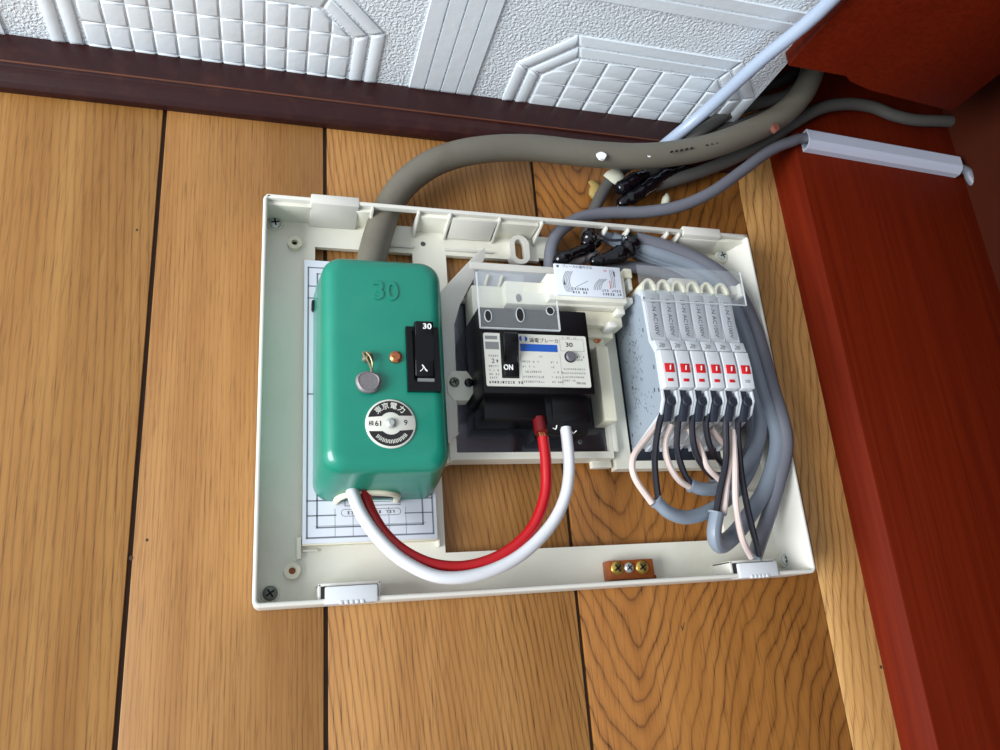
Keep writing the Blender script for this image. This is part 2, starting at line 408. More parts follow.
def octagon_panel(xa, xb, dfar, gx, gd, d0):
    """embossed panel: grid of squares inside a double frame whose outer corners are cut"""
    bandw = 12; cut = 38
    for k, (i0, i1) in enumerate(((0, 9.5), (12, 21.5))):
        for (p, q) in (((xa, 0), (xa, dfar - cut)), ((xa, dfar - cut), (xa + cut, dfar)), ((xa + cut, dfar), (xb - cut, dfar)), ((xb - cut, dfar), (xb, dfar - cut)), ((xb, dfar - cut), (xb, 0))):
            cx = (xa + xb) / 2
            def ins(pt, o, kind):
                x, d = pt; s_ = 1 if x < cx else -1
                # offset of the frame outline, mitred at the cut corners
                t = 0.414
                if d == 0: return (x + s_ * o, d0)
                if abs(d - dfar) < 1e-6: return (x + s_ * o * t, d - o)
                return (x + s_ * o, d - o * t)
            A0, B0, A1, B1 = ins(p, i0, 0), ins(q, i0, 0), ins(p, i1, 0), ins(q, i1, 0)
            pillow([A0, B0, B1, A1], 1.3, 1.0, 'raised_band')
    o = 24
    xi0, xi1, di = xa + o, xb - o, dfar - o
    ci = cut + o * 0.414 - o
    nx = round((xi1 - xi0) / gx); gx = (xi1 - xi0) / nx
    d = di
    while d > d0:
        for i in range(nx):
            x0 = xi0 + i * gx; pl = [(x0, max(d - gd, d0)), (x0 + gx, max(d - gd, d0)), (x0 + gx, d), (x0, d)]
            cc = cut - o * (2 - 1.414) + 0
            pl = clip(pl, -1, 1, -xi0 + di - cc); 
            if len(pl) > 2: pl = clip(pl, 1, 1, xi1 + di - cc)
            if len(pl) > 2:
                ar = abs(sum(pl[k][0] * pl[(k + 1) % len(pl)][1] - pl[(k + 1) % len(pl)][0] * pl[k][1] for k in range(len(pl)))) / 2
                if ar > 25: pillow(pl, 1.0, 1.0, 'embossed_square')
        d -= gd
octagon_panel(-151, 85, 108, 16, 22.5, 14)
octagon_panel(193, 416, 98, 23.5, 16, 14)
for i in range(4):
    x0 = 112.5 + 13.4 * i
    pillow([(x0, 14), (x0 + 12, 14), (x0 + 12, 420), (x0, 420)], 1.5, 1.2, 'raised_band')
    x0 = -232.5 + 13.4 * i
    pillow([(x0, 14), (x0 + 12, 14), (x0 + 12, 420), (x0, 420)], 1.5, 1.2, 'raised_band')
for (xa, xb) in ((-151, 85), (193, 416)):
    for k in range(2): pillow([(xa + 8, 134 + 12 * k), (xb - 8, 134 + 12 * k), (xb - 8, 143.5 + 12 * k), (xa + 8, 143.5 + 12 * k)], 1.3, 1.0, 'raised_band')

# corner post, header board, side wall, added light-blocking slab above
bm = NB(); prism(bm, [(469, 0), (480, 25), (680, 25), (680, 0)], 'z', -700, TOPZ - 2, bev=0.8)
tag(finish('trim_2', bm, 'red_stain'), 'reddish-brown wooden corner post to the right of the breaker box', kind='structure')
bm = NB(); prism(bm, [(408, 114), (466, 114), (474, 108), (501, 102), (601, 92), (604, 1300), (408, 1300)], 'z', 396, 409.4, bev=0.6)
tag(finish('trim_3', bm, 'red_stain'), 'reddish-brown header board along the ceiling above the corner post', kind='structure')
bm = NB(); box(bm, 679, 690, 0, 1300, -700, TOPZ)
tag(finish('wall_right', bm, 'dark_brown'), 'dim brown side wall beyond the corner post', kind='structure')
bm = NB(); box(bm, -900, 690, -14, 1300, TOPZ, TOPZ + 10)  # added slab, stops world light leaking in over the ceiling gap
tag(finish('light_block_upper', bm, 'dark_brown'), 'added dark slab above the cable gap, blocking light from overhead', kind='structure')

# ------------------------------------------------------------------ breaker box base tray
def screw(parent, x, d, z, r, m='steel', name='screw', cross=True, rot=20, h=1.6):
    bm = NB(); loft(bm, [(circ(x, z, r, 18), d), (circ(x, z, r, 18), d + h * 0.5), (circ(x, z, r * 0.75, 18), d + h * 0.9), (circ(x, z, r * 0.3, 18), d + h)])
    o = finish(name, bm, m, parent)
    bm = NB(); c, s_ = math.cos(math.radians(rot)), math.sin(math.radians(rot))
    for k in range(2 if cross else 1):
        ux, uz = (c, s_) if k == 0 else (-s_, c)
        q = r * 0.62; t = r * 0.13
        pts = [(x + ux * q - uz * t, z + uz * q + ux * t), (x - ux * q - uz * t, z - uz * q + ux * t), (x - ux * q + uz * t, z - uz * q - ux * t), (x + ux * q + uz * t, z + uz * q - ux * t)]
        prism(bm, pts, 'd', d + h * 0.6, d + h + 0.06)
    if parent is not None and parent.parent is None: finish('screw_slot', bm, 'slot_dark', o)
    else: bm.free()
    return o

tray = thing('breaker_box_base', 'open cream plastic breaker box base screwed to the plank wall', 'breaker box', (200, 0, 0))
FD = 7.0      # floor face of the tray
bm = NB()
box(bm, 2, 37.5, 3, FD, 2, 282); box(bm, 37.5, 111, 3, FD, 2, 222); box(bm, 37.5, 111, 3, FD, 258.5, 282); box(bm, 111, 125, 3, FD, 2, 282)
box(bm, 125, 137.5, 3, FD, 190, 282); box(bm, 137.5, 215, 3, FD, 259, 282); box(bm, 125, 352, 3, FD, 2, 30)
box(bm, 345, 398, 3, FD, 30, 282); box(bm, 215, 232, 3, FD, 262, 282); box(bm, 318, 345, 3, FD, 262, 282); box(bm, 352, 398, 3, FD, 2, 30)
finish('floor_plate', bm, 'cream', tray)
# rim walls with rounded lip
def rim(name, pts): 
    bm = NB(); prism(bm, pts, 'd', 1, 34, bev=0.9); finish(name, bm, 'cream_light', tray)
def arcp(cx, cz, r, a0, a1, n=5): return [(cx + r * math.cos(math.radians(a0 + (a1 - a0) * i / n)), cz + r * math.sin(math.radians(a0 + (a1 - a0) * i / n))) for i in range(n + 1)]
po = [(4, 284)] + arcp(4.5, 279.5, 4.5, 90, 180) + arcp(4.5, 4.5, 4.5, 180, 270) + arcp(395.5, 4.5, 4.5, 270, 360) + arcp(395.5, 279.5, 4.5, 0, 90) + [(396, 284)]
pi_ = [(4.2, 281)] + arcp(4.8, 279.2, 1.8, 90, 180) + arcp(4.8, 4.8, 1.8, 180, 270) + arcp(395.2, 4.8, 1.8, 270, 360) + arcp(395.2, 279.2, 1.8, 0, 90) + [(395.8, 281)]
bm = NB(); rings = []
for o_, i_ in zip(po, pi_):
    mixp = lambda t: (o_[0] + (i_[0] - o_[0]) * t, o_[1] + (i_[1] - o_[1]) * t)
    rings.append([bm.verts.new(V(mixp(t)[0], d, mixp(t)[1])) for t, d in ((0, 1), (0, 33), (.12, 33.7), (.35, 34), (.65, 34), (.88, 33.7), (1, 33), (1, 1))])
for r0, r1 in zip(rings, rings[1:]):
    for j in range(8): bm.faces.new((r0[j], r0[(j + 1) % 8], r1[(j + 1) % 8], r1[j]))
bm.faces.new(rings[0]); bm.faces.new(rings[-1][::-1])
finish('rim_wall', bm, 'cream_light', tray, smooth=40)
# right wall leans outward from floor to lip
bm = NB(); prism(bm, [(386.5, 2), (389.5, 10), (397.3, 33), (397.3, 2)], 'z', 3, 281); finish('inner_slope', bm, 'cream_light', tray)
# top wall: front lip, blank stretches, ribs around the knockouts
bm = NB(); box(bm, 2, 398.5, 28.5, 34, 280.8, 284, bev=0.8); finish('rim_lip', bm, 'cream_light', tray)
for xa, xb in ((2, 34), (66, 77), (113.5, 209), (334, 398)):
    bm = NB(); box(bm, xa, xb, 1, 29.5, 278, 281.6, bev=0.3); finish('top_wall', bm, 'cream', tray)
for xa, xb in ((33, 67.5), (336, 372)):
    bm = NB(); prism(bm, [(7.5, 275), (34.5, 279), (34.5, 286.8), (8, 282)], 'x', xa, xb, bev=0.6); finish('knockout_tab', bm, 'cream_light', tray)
for x in (77.5, 112.3, 136.5, 176, 211, 266.5, 286, 322, 333):
    bm = NB(); prism(bm, [(7, 272), (33, 278), (33.5, 281.5), (7, 281.5)], 'x', x - 0.9, x + 0.9, bev=0.3); finish('rib', bm, 'cream_light', tray)
bm = NB(); prism(bm, [(8, 273.2), (9.5, 273.2), (31, 277.6), (31, 279), (8, 279)], 'x', 139, 174, bev=0.4); finish('knockout_panel', bm, 'cream_light', tray)
for xa, xb, da, za, zb in ((78, 112, 9, 262.5, 264.2), (136.5, 176, 9, 262.5, 264)):
    bm = NB(); box(bm, xa, xb, FD, da, za, zb, bev=.3); finish('floor_rib', bm, 'cream_light', tray)
for xa, xb, da, za, zb in ((26, 29, 11, 30, 44), (119, 121, 10, 34, 46), (30, 40, 9, 34.5, 36)):
    bm = NB(); box(bm, xa, xb, FD, da, za, zb, bev=.4); finish('card_guide', bm, 'cream', tray)
# screws and bosses
for x, z, m_, rt in ((8.6, 275, 'steel', 10), (10.4, 9.8, 'steel_dull', 35), (391.5, 12.2, 'steel', 40), (385.5, 274, 'steel', 20)):
    bm = NB(); loft(bm, [(circ(x, z, 6.2, 20), 6), (circ(x, z, 5.6, 20), 12 if x > 380 else 9)]); finish('screw_seat', bm, 'cream', tray)
    screw(tray, x, 12 if x > 380 else 9, z, 4.7, m_, rot=rt, h=2.2)
for x, z in ((22.6, 259), (23.6, 22.8)):
    bm = NB(); plate_hole(bm, circ(x, z, 5.2, 20), circ(x, z, 2.2, 20), 6, 11); b_ = finish('screw_boss', bm, 'cream_yellow', tray)
    bm = NB(); prism(bm, circ(x, z, 2.3, 16), 'd', 7, 7.4); finish('boss_hole', bm, 'terminal_brown' if z < 100 else 'slot_dark', b_)
bm = NB(); prism(bm, circ(119.7, 267.4, 2.0, 14), 'd', 7, 7.25); finish('pin_hole', bm, 'ink', tray)
x, z = 197, 265
bm = NB(); plate_hole(bm, rrect(x - 8.2, x + 8.2, z - 13, z + 13, 8.1), rrect(x - 4, x + 4, z - 9, z + 9, 3.9), 5, 14); sl = finish('mounting_slot', bm, 'cream_light', tray)
bm = NB(); prism(bm, rrect(x - 4.2, x + 4.2, z - 9.2, z + 9.2, 4), 'd', 7, 7.3); finish('slot_hole', bm, W3, sl)
# cover latches on the lower lip
for xa, xb, d_ in ((41, 74.5, 0), (332, 366, 1)):
    bm = NB(); box(bm, xa - 2.5, xb + 2.5, FD, 31, 10.5, 12.3, bev=.4); box(bm, xa - 2.5, xa - 0.8, FD, 31, 2, 12, bev=.3); box(bm, xb + 0.8, xb + 2.5, FD, 31, 2, 12, bev=.3)
    lt = finish('cover_latch', bm, 'cream_light', tray)
    bm = NB(); box(bm, xa + 1.4, xb, 22, 35.5, -0.6, 10, bev=1.0); finish('latch_tongue', bm, 'white_plastic', lt)
    bm = NB(); box(bm, xa - 0.7, xa + 1.4, 20, 32.5, 3, 10); finish('latch_gap', bm, 'slot_dark', lt)
    bm = NB()
    for k in range(5): box(bm, xa + 10 + 3.2 * k, xa + 12 + 3.2 * k, 33, 36.1, -1.0, 1.2, bev=.3)
    finish('latch_grip', bm, 'white_plastic', lt)
# hex screw tab left of the main breaker, on the tray arm
bm = NB(); box(bm, 352, 388, FD, 8.2, 66, 67.5, bev=.2); finish('floor_rib', bm, 'cream_light', tray)

# ------------------------------------------------------------------ main breaker bracket (cream cradle)
br = thing('main_breaker_cradle', 'cream cradle holding the black main breaker over the tray opening', 'bracket', (190, 7, 92))
bm = NB(); outer = [(128, 91), (252, 91), (252, 215), (128, 215)]; inner = [(133, 96), (249, 96), (249, 212), (133, 212)]
plate_hole(bm, outer, inner, 8, 24); finish('frame', bm, 'cream', br)
bm = NB(); box(bm, 133, 249, 10, 20, 96, 212); finish('back_plate', bm, 'grey_metal', br)
bm = NB(); prism(bm, [(124, 100), (134, 108), (134, 190), (139, 206), (163, 246), (163, 256), (156, 250), (126, 216)], 'd', 7, 30, bev=1.0); finish('left_arm', bm, 'cream_light', br)
bm = NB(); prism(bm, [(120, 86), (131, 91), (131, 104), (120, 97)], 'd', 7, 22, bev=.6); finish('foot', bm, 'cream', br)
bm = NB(); prism(bm, [(127, 138), (131, 132), (142, 132), (146, 138), (146, 148), (142, 154), (131, 154), (127, 148)], 'd', 10, 31, bev=.5); finish('screw_tab', bm, 'cream', br)
x, _, z = at(454.5, 382, 32); screw(br, x, 31, z, 3.6, 'steel_dull', h=2.5)
x, _, z = at(469, 382.5, 32); screw(br, x, 31, z, 3.2, 'black_gloss', h=2.0)
bm = NB(); box(bm, 240.5, 250.5, 20, 40, 115, 173, bev=.8); finish('side_rail', bm, 'cream_yellow', br)
x, _, z = at(580, 442, 20); screw(br, x, 20, z, 1.8, 'steel_dull', h=0.8)
bm = NB(); box(bm, 238, 254, 8, 14, 86, 92, bev=.8); finish('foot', bm, 'cream', br)

# ------------------------------------------------------------------ busbar housing above the main breaker
bh = thing('busbar_housing', 'cream busbar housing above the black main breaker', 'busbar housing', (205, 20, 197))
bm = NB(); box(bm, 152, 262, 12, 30, 205, 241, bev=1); finish('back_shell', bm, 'breaker_grey', bh)
bm = NB(); box(bm, 150, 262, 28, 31, 236, 242, bev=.8); finish('top_lip', bm, 'cream_light', bh)
bm = NB(); box(bm, 169, 262, 30, 52, 199, 217, bev=.8); box(bm, 200, 262, 26, 58, 201, 222, bev=.8); finish('front_block', bm, 'cream', bh)
for x in (157, 168):
    bm = NB(); prism(bm, [(x, 216), (x + 1.8, 216), (x + 6.8, 231), (x + 5, 231)], 'd', 30, 33, bev=.2); finish('rib', bm, 'cream_yellow', bh)
bm = NB(); prism(bm, circ(178.5, 203.5, 2.1, 14, 0, 360, 3.2), 'd', 52, 52.4); finish('slot', bm, 'ink_light', bh)
bm = NB(); box(bm, 146, 170, 22, 44, 190, 216, bev=.8); finish('side_block', bm, 'cream', bh)
bm = NB(); box(bm, 226, 262, 20, 46, 187, 199, bev=.8); box(bm, 232, 256, 20, 40, 180, 188, bev=.8); finish('lower_step', bm, 'cream_yellow', bh)
bm = NB(); box(bm, 236, 250, 20, 36, 172, 182, bev=.6); ts = finish('terminal_seat', bm, 'cream_yellow', bh)
x, _, z = at(597.5, 339, 37); bm = NB(); loft(bm, [(circ(x, z, 3.2, 14), 35), (circ(x, z, 3, 14), 37), (circ(x, z, 1.5, 14), 37.6)]); finish('terminal_screw', bm, 'copper', ts)
for (u, v, w_, h_) in ((627, 274, 7, 8), (629, 285, 4, 10), (627, 301, 9, 5), (620, 312, 7, 5), (612, 325, 7, 5)):
    x, d, z = at(u, v, 52); bm = NB(); box(bm, x - w_ / 2, x + w_ / 2, 40, 54, z - h_ / 2, z + h_ / 2, bev=1.2); finish('clip_hook', bm, 'cream_yellow' if v < 280 else 'cream_light', bh)
# instruction card stuck on the housing
cx0, _, cz1 = at(554, 263, 60.3); cx1, _, cz0 = at(624, 298, 60.3)
bm = NB(); box(bm, cx0, cx1, 58, 60, cz0, cz1, bev=.3); ic = tag(finish('instruction_card', bm, 'paper', bh), 'white printed instruction card with breaker diagrams')
def CP(u, v): p_ = at(u, v, 60); return p_[0], p_[2]
bm = NB(); x, z = CP(557.5, 266); box(bm, x - 0.9, x + 0.9, 60, 60.08, z - 0.9, z + 0.9); x, z = CP(575, 267)
text_into(bm, 'ブレーカの操作方法', 2.7, x + 1.6, 60.02, z)
for k, (u, v) in enumerate(((580, 289), (581, 292.5))): x, z = CP(u, v); dashes(bm, x - 6.5, x + 6.5, z, 1.9, 60, 31 + k)
for k, (u, v) in enumerate(((611, 291), (612, 294.5))): x, z = CP(u, v); dashes(bm, x - 7.5, x + 7.5, z, 1.9, 60, 41 + k)
# breaker sketches: stacked curved strokes
def arc_strokes(bm, u0, v0, u1, v1, bow, n, wid):
    for k in range(n):
        pts = []
        for t in (0, .25, .5, .75, 1):
            x, z = CP(u0 + (u1 - u0) * t + k * wid, v0 + (v1 - v0) * t)
            pts.append((x - bow * math.sin(math.pi * t), 60.05, z))
        tube(bm, pts, 0.16, 4, 3)
arc_strokes(bm, 566, 271, 567, 292, 2.8, 5, 1.6); arc_strokes(bm, 600, 279, 594, 290, 1.5, 5, 1.7)
arc_strokes(bm, 609, 270, 612, 288, -0.5, 3, 1.6); arc_strokes(bm, 576, 287, 588, 281, 0, 1, 1)
x, z = CP(564.5, 282); prism(bm, [(x - .9, z - 2.2), (x + .9, z - 2), (x, z + 2.4)], 'd', 60, 60.08)
x, z = CP(614, 274); box(bm, x - .6, x + .6, 60, 60.08, z - 2.2, z + 2)
finish('print', bm, 'ink', ic)
bm = NB(); x, z = CP(610, 284); box(bm, x - .3, x + .3, 60, 60.09, z - 4, z + 2.5); x, z = CP(605, 271); dashes(bm, x - 1.6, x + 1.6, z, 1.5, 60, 5, 1); finish('red_print', bm, 'ink_red', ic)

# ------------------------------------------------------------------ main breaker
mb = thing('main_breaker', 'black main circuit breaker with printed cream faceplate and ON lever', 'circuit breaker', (186, 20, 104))
bm = NB(); box(bm, 145.5, 227, 20, 59, 128.5, 192, bev=1.2); finish('body', bm, 'black_plastic', mb)
bm = NB(); box(bm, 148, 194, 20, 48, 114, 129.5, bev=.8); finish('terminal_cover', bm, 'black_plastic', mb)
bm = NB(); prism(bm, [(20, 106), (42, 104), (50, 111), (50, 130), (20, 130)], 'x', 192, 225, bev=.8); prism(bm, [(50, 111), (53, 116), (53, 129), (50, 129)], 'x', 196, 222, bev=.5); tb = finish('terminal_block', bm, 'black_plastic', mb)
bm = NB(); x, d, z = at(556, 427, 50); 
tube(bm, [(x - 1.5, 47.5, z), (x + .6, 47.5, z - .8), (x + 1.2, 49, z + 1.6)], .4, 5, 4); x, d, z = at(574, 432, 47); tube(bm, [(x - 1.5, 47, z), (x, 46, z - .6), (x + 2, 47, z + 1)], .4, 5, 4); finish('terminal_mark', bm, 'ink_white', tb)
bm = NB(); prism(bm, rrect(147.6, 223.8, 133.3, 172, 1.3), 'd', 58.5, 60); fp = finish('faceplate', bm, 'label_cream', mb)
PD = 60.0
bm = NB(); prism(bm, [(158.6, 139), (170.8, 139), (173, 173.5), (159.4, 173.5)], 'd', 58, 60.4); lv = finish('lever_slot', bm, 'slot_dark', mb)
bm = NB(); prism(bm, [(60, 140.2), (61, 140.6), (61.6, 150), (62.2, 154), (67.5, 163), (67.5, 169), (64, 171.5), (60, 171.5)], 'x', 160.6, 170.6, bev=.7); lever = finish('lever', bm, 'black_plastic', mb)
bm = NB(); x, d, z = at(508.5, 367.5, 61.5); text_into(bm, 'ON', 5.4, x, 61.5, z, bold=0.08, sx=.8, thick=.3); finish('lever_print', bm, 'ink_white', lever)
def FP(u, v): p_ = at(u, v, PD); return p_[0], p_[2]
bm = NB(); x0, z0 = FP(520.5, 351); x1, z1 = FP(557, 345); box(bm, x0, x1, PD, PD + .1, z0, z1)
x, z = FP(521.5, 338.5); prism(bm, circ(x, z, 1.9, 16, 90, 270), 'd', PD, PD + .1); prism(bm, circ(x + 2.4, z - .2, 1.9, 16, -90, 90), 'd', PD, PD + .1); finish('blue_print', bm, 'ink_blue', fp)
bm = NB()
x, z = FP(544, 341); text_into(bm, '漏電ブレーカ', 3.7, x, PD + .05, z); 
x, z = FP(569, 345); text_into(bm, '30', 4.6, x, PD + .05, z, bold=.06, sx=1.25)
x, z = FP(493, 361); text_into(bm, '2', 4.6, x, PD + .05, z)
dashes(bm, x + 2.2, x + 4.6, z, 2.2, PD, 9, 1)
x, z = FP(581, 383.5); text_into(bm, 'TM1110', 2.4, x, PD + .05, z, sx=.85)
x, z = FP(489, 382); dashes(bm, x, x + 24, z, 1.8, PD, 3, .95)
finish('print', bm, 'ink_black', fp)
bm = NB()
for k, v in enumerate((361.5, 366.5, 371.5, 376.7, 381.5)):
    x, z = FP(522 + k * .35, v); dashes(bm, x, x + (13, 9, 14, 18, 15)[k], z, 1.5, PD, 50 + k, .95); dashes(bm, x + 21, x + (30, 24, 30, 30, 30)[k], z, 1.4, PD, 60 + k, .6)
for k, v in enumerate((369, 373, 377, 380.5)):
    x, z = FP(562 + k * .4, v); dashes(bm, x, x + (18, 18, 17, 9)[k], z, 1.3, PD, 70 + k, .9)
for k, v in enumerate((355.5, 366, 370, 374, 377.5)):
    x, z = FP(487 + k * .3, v); dashes(bm, x + 1, x + 8, z, 1.4, PD, 80 + k, .8)
x, z = FP(574, 357); dashes(bm, x + 2, x + 8, z, 1.5, PD, 90, .9); dashes(bm, x + 2, x + 6, z - 2.2, 1.5, PD, 91, .9)
x, z = FP(567, 338); dashes(bm, x - 4, x + 10, z, 1.2, PD, 92, .6); x, z = FP(537, 356.5); dashes(bm, x - 2, x + 6, z, 1.2, PD, 93, .4)
x0, z0 = FP(519.5, 384); x1, z1 = FP(520, 340)
for u in (520.8, 560.3): xa, za = FP(u, 360); box(bm, xa, xa + .2, PD, PD + .05, 134.5, 158)
xa, za = FP(560.5, 351); xb, zb = FP(583, 340); 
for a_, b_, c_, d_ in ((xa, xb, za, za + .2), (xa, xb, zb, zb + .2), (xa, xa + .2, za, zb), (xb - .2, xb, za, zb)): box(bm, a_, b_, PD, PD + .05, c_, d_)
x0, z0 = FP(485.5, 349); x1, z1 = FP(498.5, 342); box(bm, x0, x1, PD, PD + .05, z0, z1); x0, z0 = FP(485, 339); x1, z1 = FP(497, 336); box(bm, x0, x1, PD, PD + .05, z0, z1)
finish('fine_print', bm, 'ink_light', fp)
x, z = FP(570, 357); bm = NB(); loft(bm, [(circ(x, z, 4.3, 22), 59), (circ(x, z, 4.3, 22), PD + .25)]); tr = finish('button_ring', bm, 'slot_dark', mb)
bm = NB(); loft(bm, [(circ(x + .3, z, 3.6, 22), 59), (circ(x + .3, z, 3.6, 22), PD + 2), (circ(x + .3, z, 3.1, 22), PD + 2.5)]); finish('test_button', bm, 'grey_knob', tr)

# clear terminal shield in front of the main breaker's upper terminals
cs = thing('clear_terminal_shield', 'clear plastic shield with holes over the main breaker top terminals', 'terminal shield', (176, 60, 174))
ca0, _, cb1 = at(476, 264, 62); ca1, _, cb0 = at(560, 330.5, 62)
bm = NB(); box(bm, ca0, ca1, 61, 62, cb0, 203, bev=.2)
box(bm, ca0, ca1 - 24, 61, 62, 203.2, cb1 - 6, bev=.2)
finish('panel', bm, 'clear_plastic', cs)
bm = NB(); box(bm, ca0, ca1, 60.6, 62.4, cb0 - .5, cb0 + .3); box(bm, ca0 - .5, ca0 + .3, 60.6, 62.4, cb0, cb1 - 6); box(bm, ca1 - .3, ca1 + .5, 60.6, 62.4, cb0, 198); finish('edge', bm, 'clear_edge', cs)
bm = NB(); dims = ((488, 316, 2.2, 4.0), (520, 315, 2.6, 5.0), (550, 311, 2.6, 2.8)); 
for u, v, a_, b_ in dims:
    x, d, z = at(u, v, 62); plate_hole(bm, circ(x, z, a_ + .6, 18, 0, 360, b_ + .6), circ(x, z, a_, 18, 0, 360, b_), 61.8, 62.5)
finish('hole_rim', bm, 'clear_edge', cs)
bm = NB()
for u, v, a_, b_ in dims: x, d, z = at(u, v, 62); prism(bm, circ(x, z, a_, 18, 0, 360, b_), 'd', 61.9, 62.3)
finish('hole', bm, 'slot_dark', cs)

# ------------------------------------------------------------------ branch breaker base + six branch breakers
bb = thing('branch_breaker_mount', 'cream mounting base under the row of six white branch breakers', 'bracket', (300, 7, 84))
bm = NB(); plate_hole(bm, [(256, 84), (352, 84), (352, 222), (256, 222)], [(268.5, 90), (348, 90), (348, 216), (268.5, 216)], 7.5, 18); finish('frame', bm, 'cream', bb)
bm = NB(); box(bm, 268.5, 348, 9, 15, 90, 216); finish('well', bm, 'navy_plastic', bb)
bm = NB(); box(bm, 252, 256.5, 8, 24, 96, 200, bev=.8); finish('side_wall', bm, 'cream', bb)
PW = 12.45
first = None
names = ('leftmost of the six white branch breakers', 'second from left of the six white branch breakers', 'third from left of the six white branch breakers', 'fourth from left of the six white branch breakers', 'fifth from left of the six white branch breakers', 'rightmost of the six white branch breakers, without a lower red mark')
BX = 271.5
def make_branch():
    t = thing('branch_breaker', names[0], 'circuit breaker', (BX + PW / 2, 15, 97), 'six branch breakers in a row')
    x0, x1 = BX + .15, BX + PW - .15
    bm = NB(); prism(bm, [(15, 126.5), (66, 126.5), (71.5, 129.5), (72, 158), (70.5, 166.5), (67.5, 168), (66, 207), (62, 212), (15, 212)], 'x', x0, x1, bev=.35)
    prism(bm, [(15, 100), (30, 100), (48, 110), (52, 123), (15, 123)], 'x', x0 + .1, x1 - .1)
    body = finish('body', bm, 'breaker_white', t)
    for xa in (x0, x1 - 1.5):
        bm = NB(); prism(bm, [(15, 97.5), (18, 97), (66, 112), (72.5, 121), (72.5, 128.5), (15, 128.5)], 'x', xa, xa + 1.5, bev=.25); finish('side_fin', bm, 'breaker_white', t)
    bm = NB(); box(bm, x0 + .7, x1 - .3, 66, 67.4, 169, 206, bev=.3); pl = finish('rating_plate', bm, 'breaker_grey', t)
    bm = NB(); text_into(bm, 'L1-N AC100V', 4.6, (x0 + x1) / 2 + .2, 67.45, 187, rot=-90, sx=1.1); finish('print', bm, 'ink', pl)
    bm = NB(); prism(bm, [(66, 158.5), (74, 158.5), (72, 166.5), (66, 168)], 'x', x0 + .3, x1 - .2, bev=.3); am = finish('ampere_tag', bm, 'breaker_white', t)
    bm = NB(); text_into(bm, '20', 5.0, x0 + 4.6, 73.6, 161.6, rot=-12, sx=.9); finish('print', bm, 'ink_light', am)
    bm = NB(); prism(bm, [(70, 128.5), (76, 129.5), (76.5, 145), (75.5, 157.5), (70, 158)], 'x', x0 + 1, x1 - .4, bev=.5); lev = finish('lever', bm, 'white_plastic', t)
    bm = NB(); box(bm, x0 + 2.6, x1 - 2.2, 76, 76.9, 140.3, 147, bev=.25); rd = finish('red_mark', bm, 'ink_red', lev)
    bm = NB(); box(bm, x0 + 3.6, x1 - 4.2, 75.9, 76.6, 133.6, 135.8, bev=.2); st = finish('status_mark', bm, 'ink_red', lev)
    bm = NB(); prism(bm, [(x0 + 6, 142), (x0 + 7, 142.2), (x0 + 7.6, 145.6), (x0 + 6.6, 145.6)], 'd', 76.8, 77); finish('on_mark', bm, 'ink_white', lev)
    bm = NB(); prism(bm, [(58, 109), (66, 107), (71, 117), (71.3, 129.3), (58, 129.3)], 'x', x0 + 2.2, x0 + 7.4, bev=.5)
    loft(bm, [(circ(x0 + 6.8, 121, 3.8, 16), 60), (circ(x0 + 6.8, 121, 3.8, 16), 71.4), (circ(x0 + 6.8, 121, 3.0, 16), 72)]); finish('wire_cap', bm, 'navy_plastic', t)
    bm = NB(); prism(bm, [(40, 106), (58, 112), (62, 116), (56, 118), (40, 112)], 'x', x0 + 4.5, x1 - 1.6, bev=.3); finish('release_tab', bm, 'white_plastic', t)
    # hood over the busbar tooth
    bm = NB(); cx = (x0 + x1) / 2 + .3
    outer = circ(cx, 209.5, 6.15, 14, 0, 180, 9.6) ; inner = circ(cx, 209.5, 4.5, 14, 0, 180, 7.4)
    loft(bm, [(outer + inner[::-1], 40), (outer + inner[::-1], 65.5)]); hd = finish('busbar_hood', bm, 'cream_yellow', t)
    bm = NB(); prism(bm, inner, 'd', 42, 54); finish('hood_inside', bm, 'cream', hd)
    return t
def dup(root, dx, label):
    r = root.copy(); C.objects.link(r); r.location = root.location + Vector((dx * S, 0, 0)); r['label'] = label
    for ch in list(root.children):
        c = ch.copy(); C.objects.link(c); c.parent = r
        for g in list(ch.children):
            d = g.copy(); C.objects.link(d); d.parent = c
    return r
b0 = make_branch(); brk = [b0]
for k in range(1, 6): brk.append(dup(b0, PW * k, names[k]))
for ch in brk[5].children:
    if ch.name.startswith('lever'):
        for g in ch.children:
            if g.name.startswith('status_mark'): g.data = g.data.copy(); g.data.materials[0] = MATS['breaker_grey']
# printed label on the outer side of the leftmost breaker
bm = NB(); prism(bm, [(16, 100), (20, 100), (64, 114), (70, 123), (70, 157), (64, 168), (62, 205), (57, 210), (16, 210)], 'x', BX - .2, BX + .3)
sdl = tag(finish('side_label', bm, 'side_label', b0), 'pale blue printed side label')
rr = random.Random(4); bm = NB()
for k in range(150):
    if k < 95: d, z = rr.gauss(36, 8), rr.gauss(170, 16)
    else: d, z = rr.uniform(24, 62), rr.gauss(126, 10)
    if z < 104 + max(0, (d - 20) * .3) or z > 206 or d > 60 or d < 18: continue
    h = rr.uniform(.5, 2.4); prism(bm, [(d, z), (d + .5, z + .1), (d + .5 - rr.uniform(-.5, .8), z + h), (d - rr.uniform(-.3, .6), z + h)], 'x', BX - .26, BX - .15)
for d, z in ((66, 200), (58, 178), (66, 146), (62, 130), (68, 128), (30, 142), (19, 108)): box(bm, BX - .3, BX - .15, d, d + 1.5, z, z + 3)
finish('print', bm, 'ink', sdl)
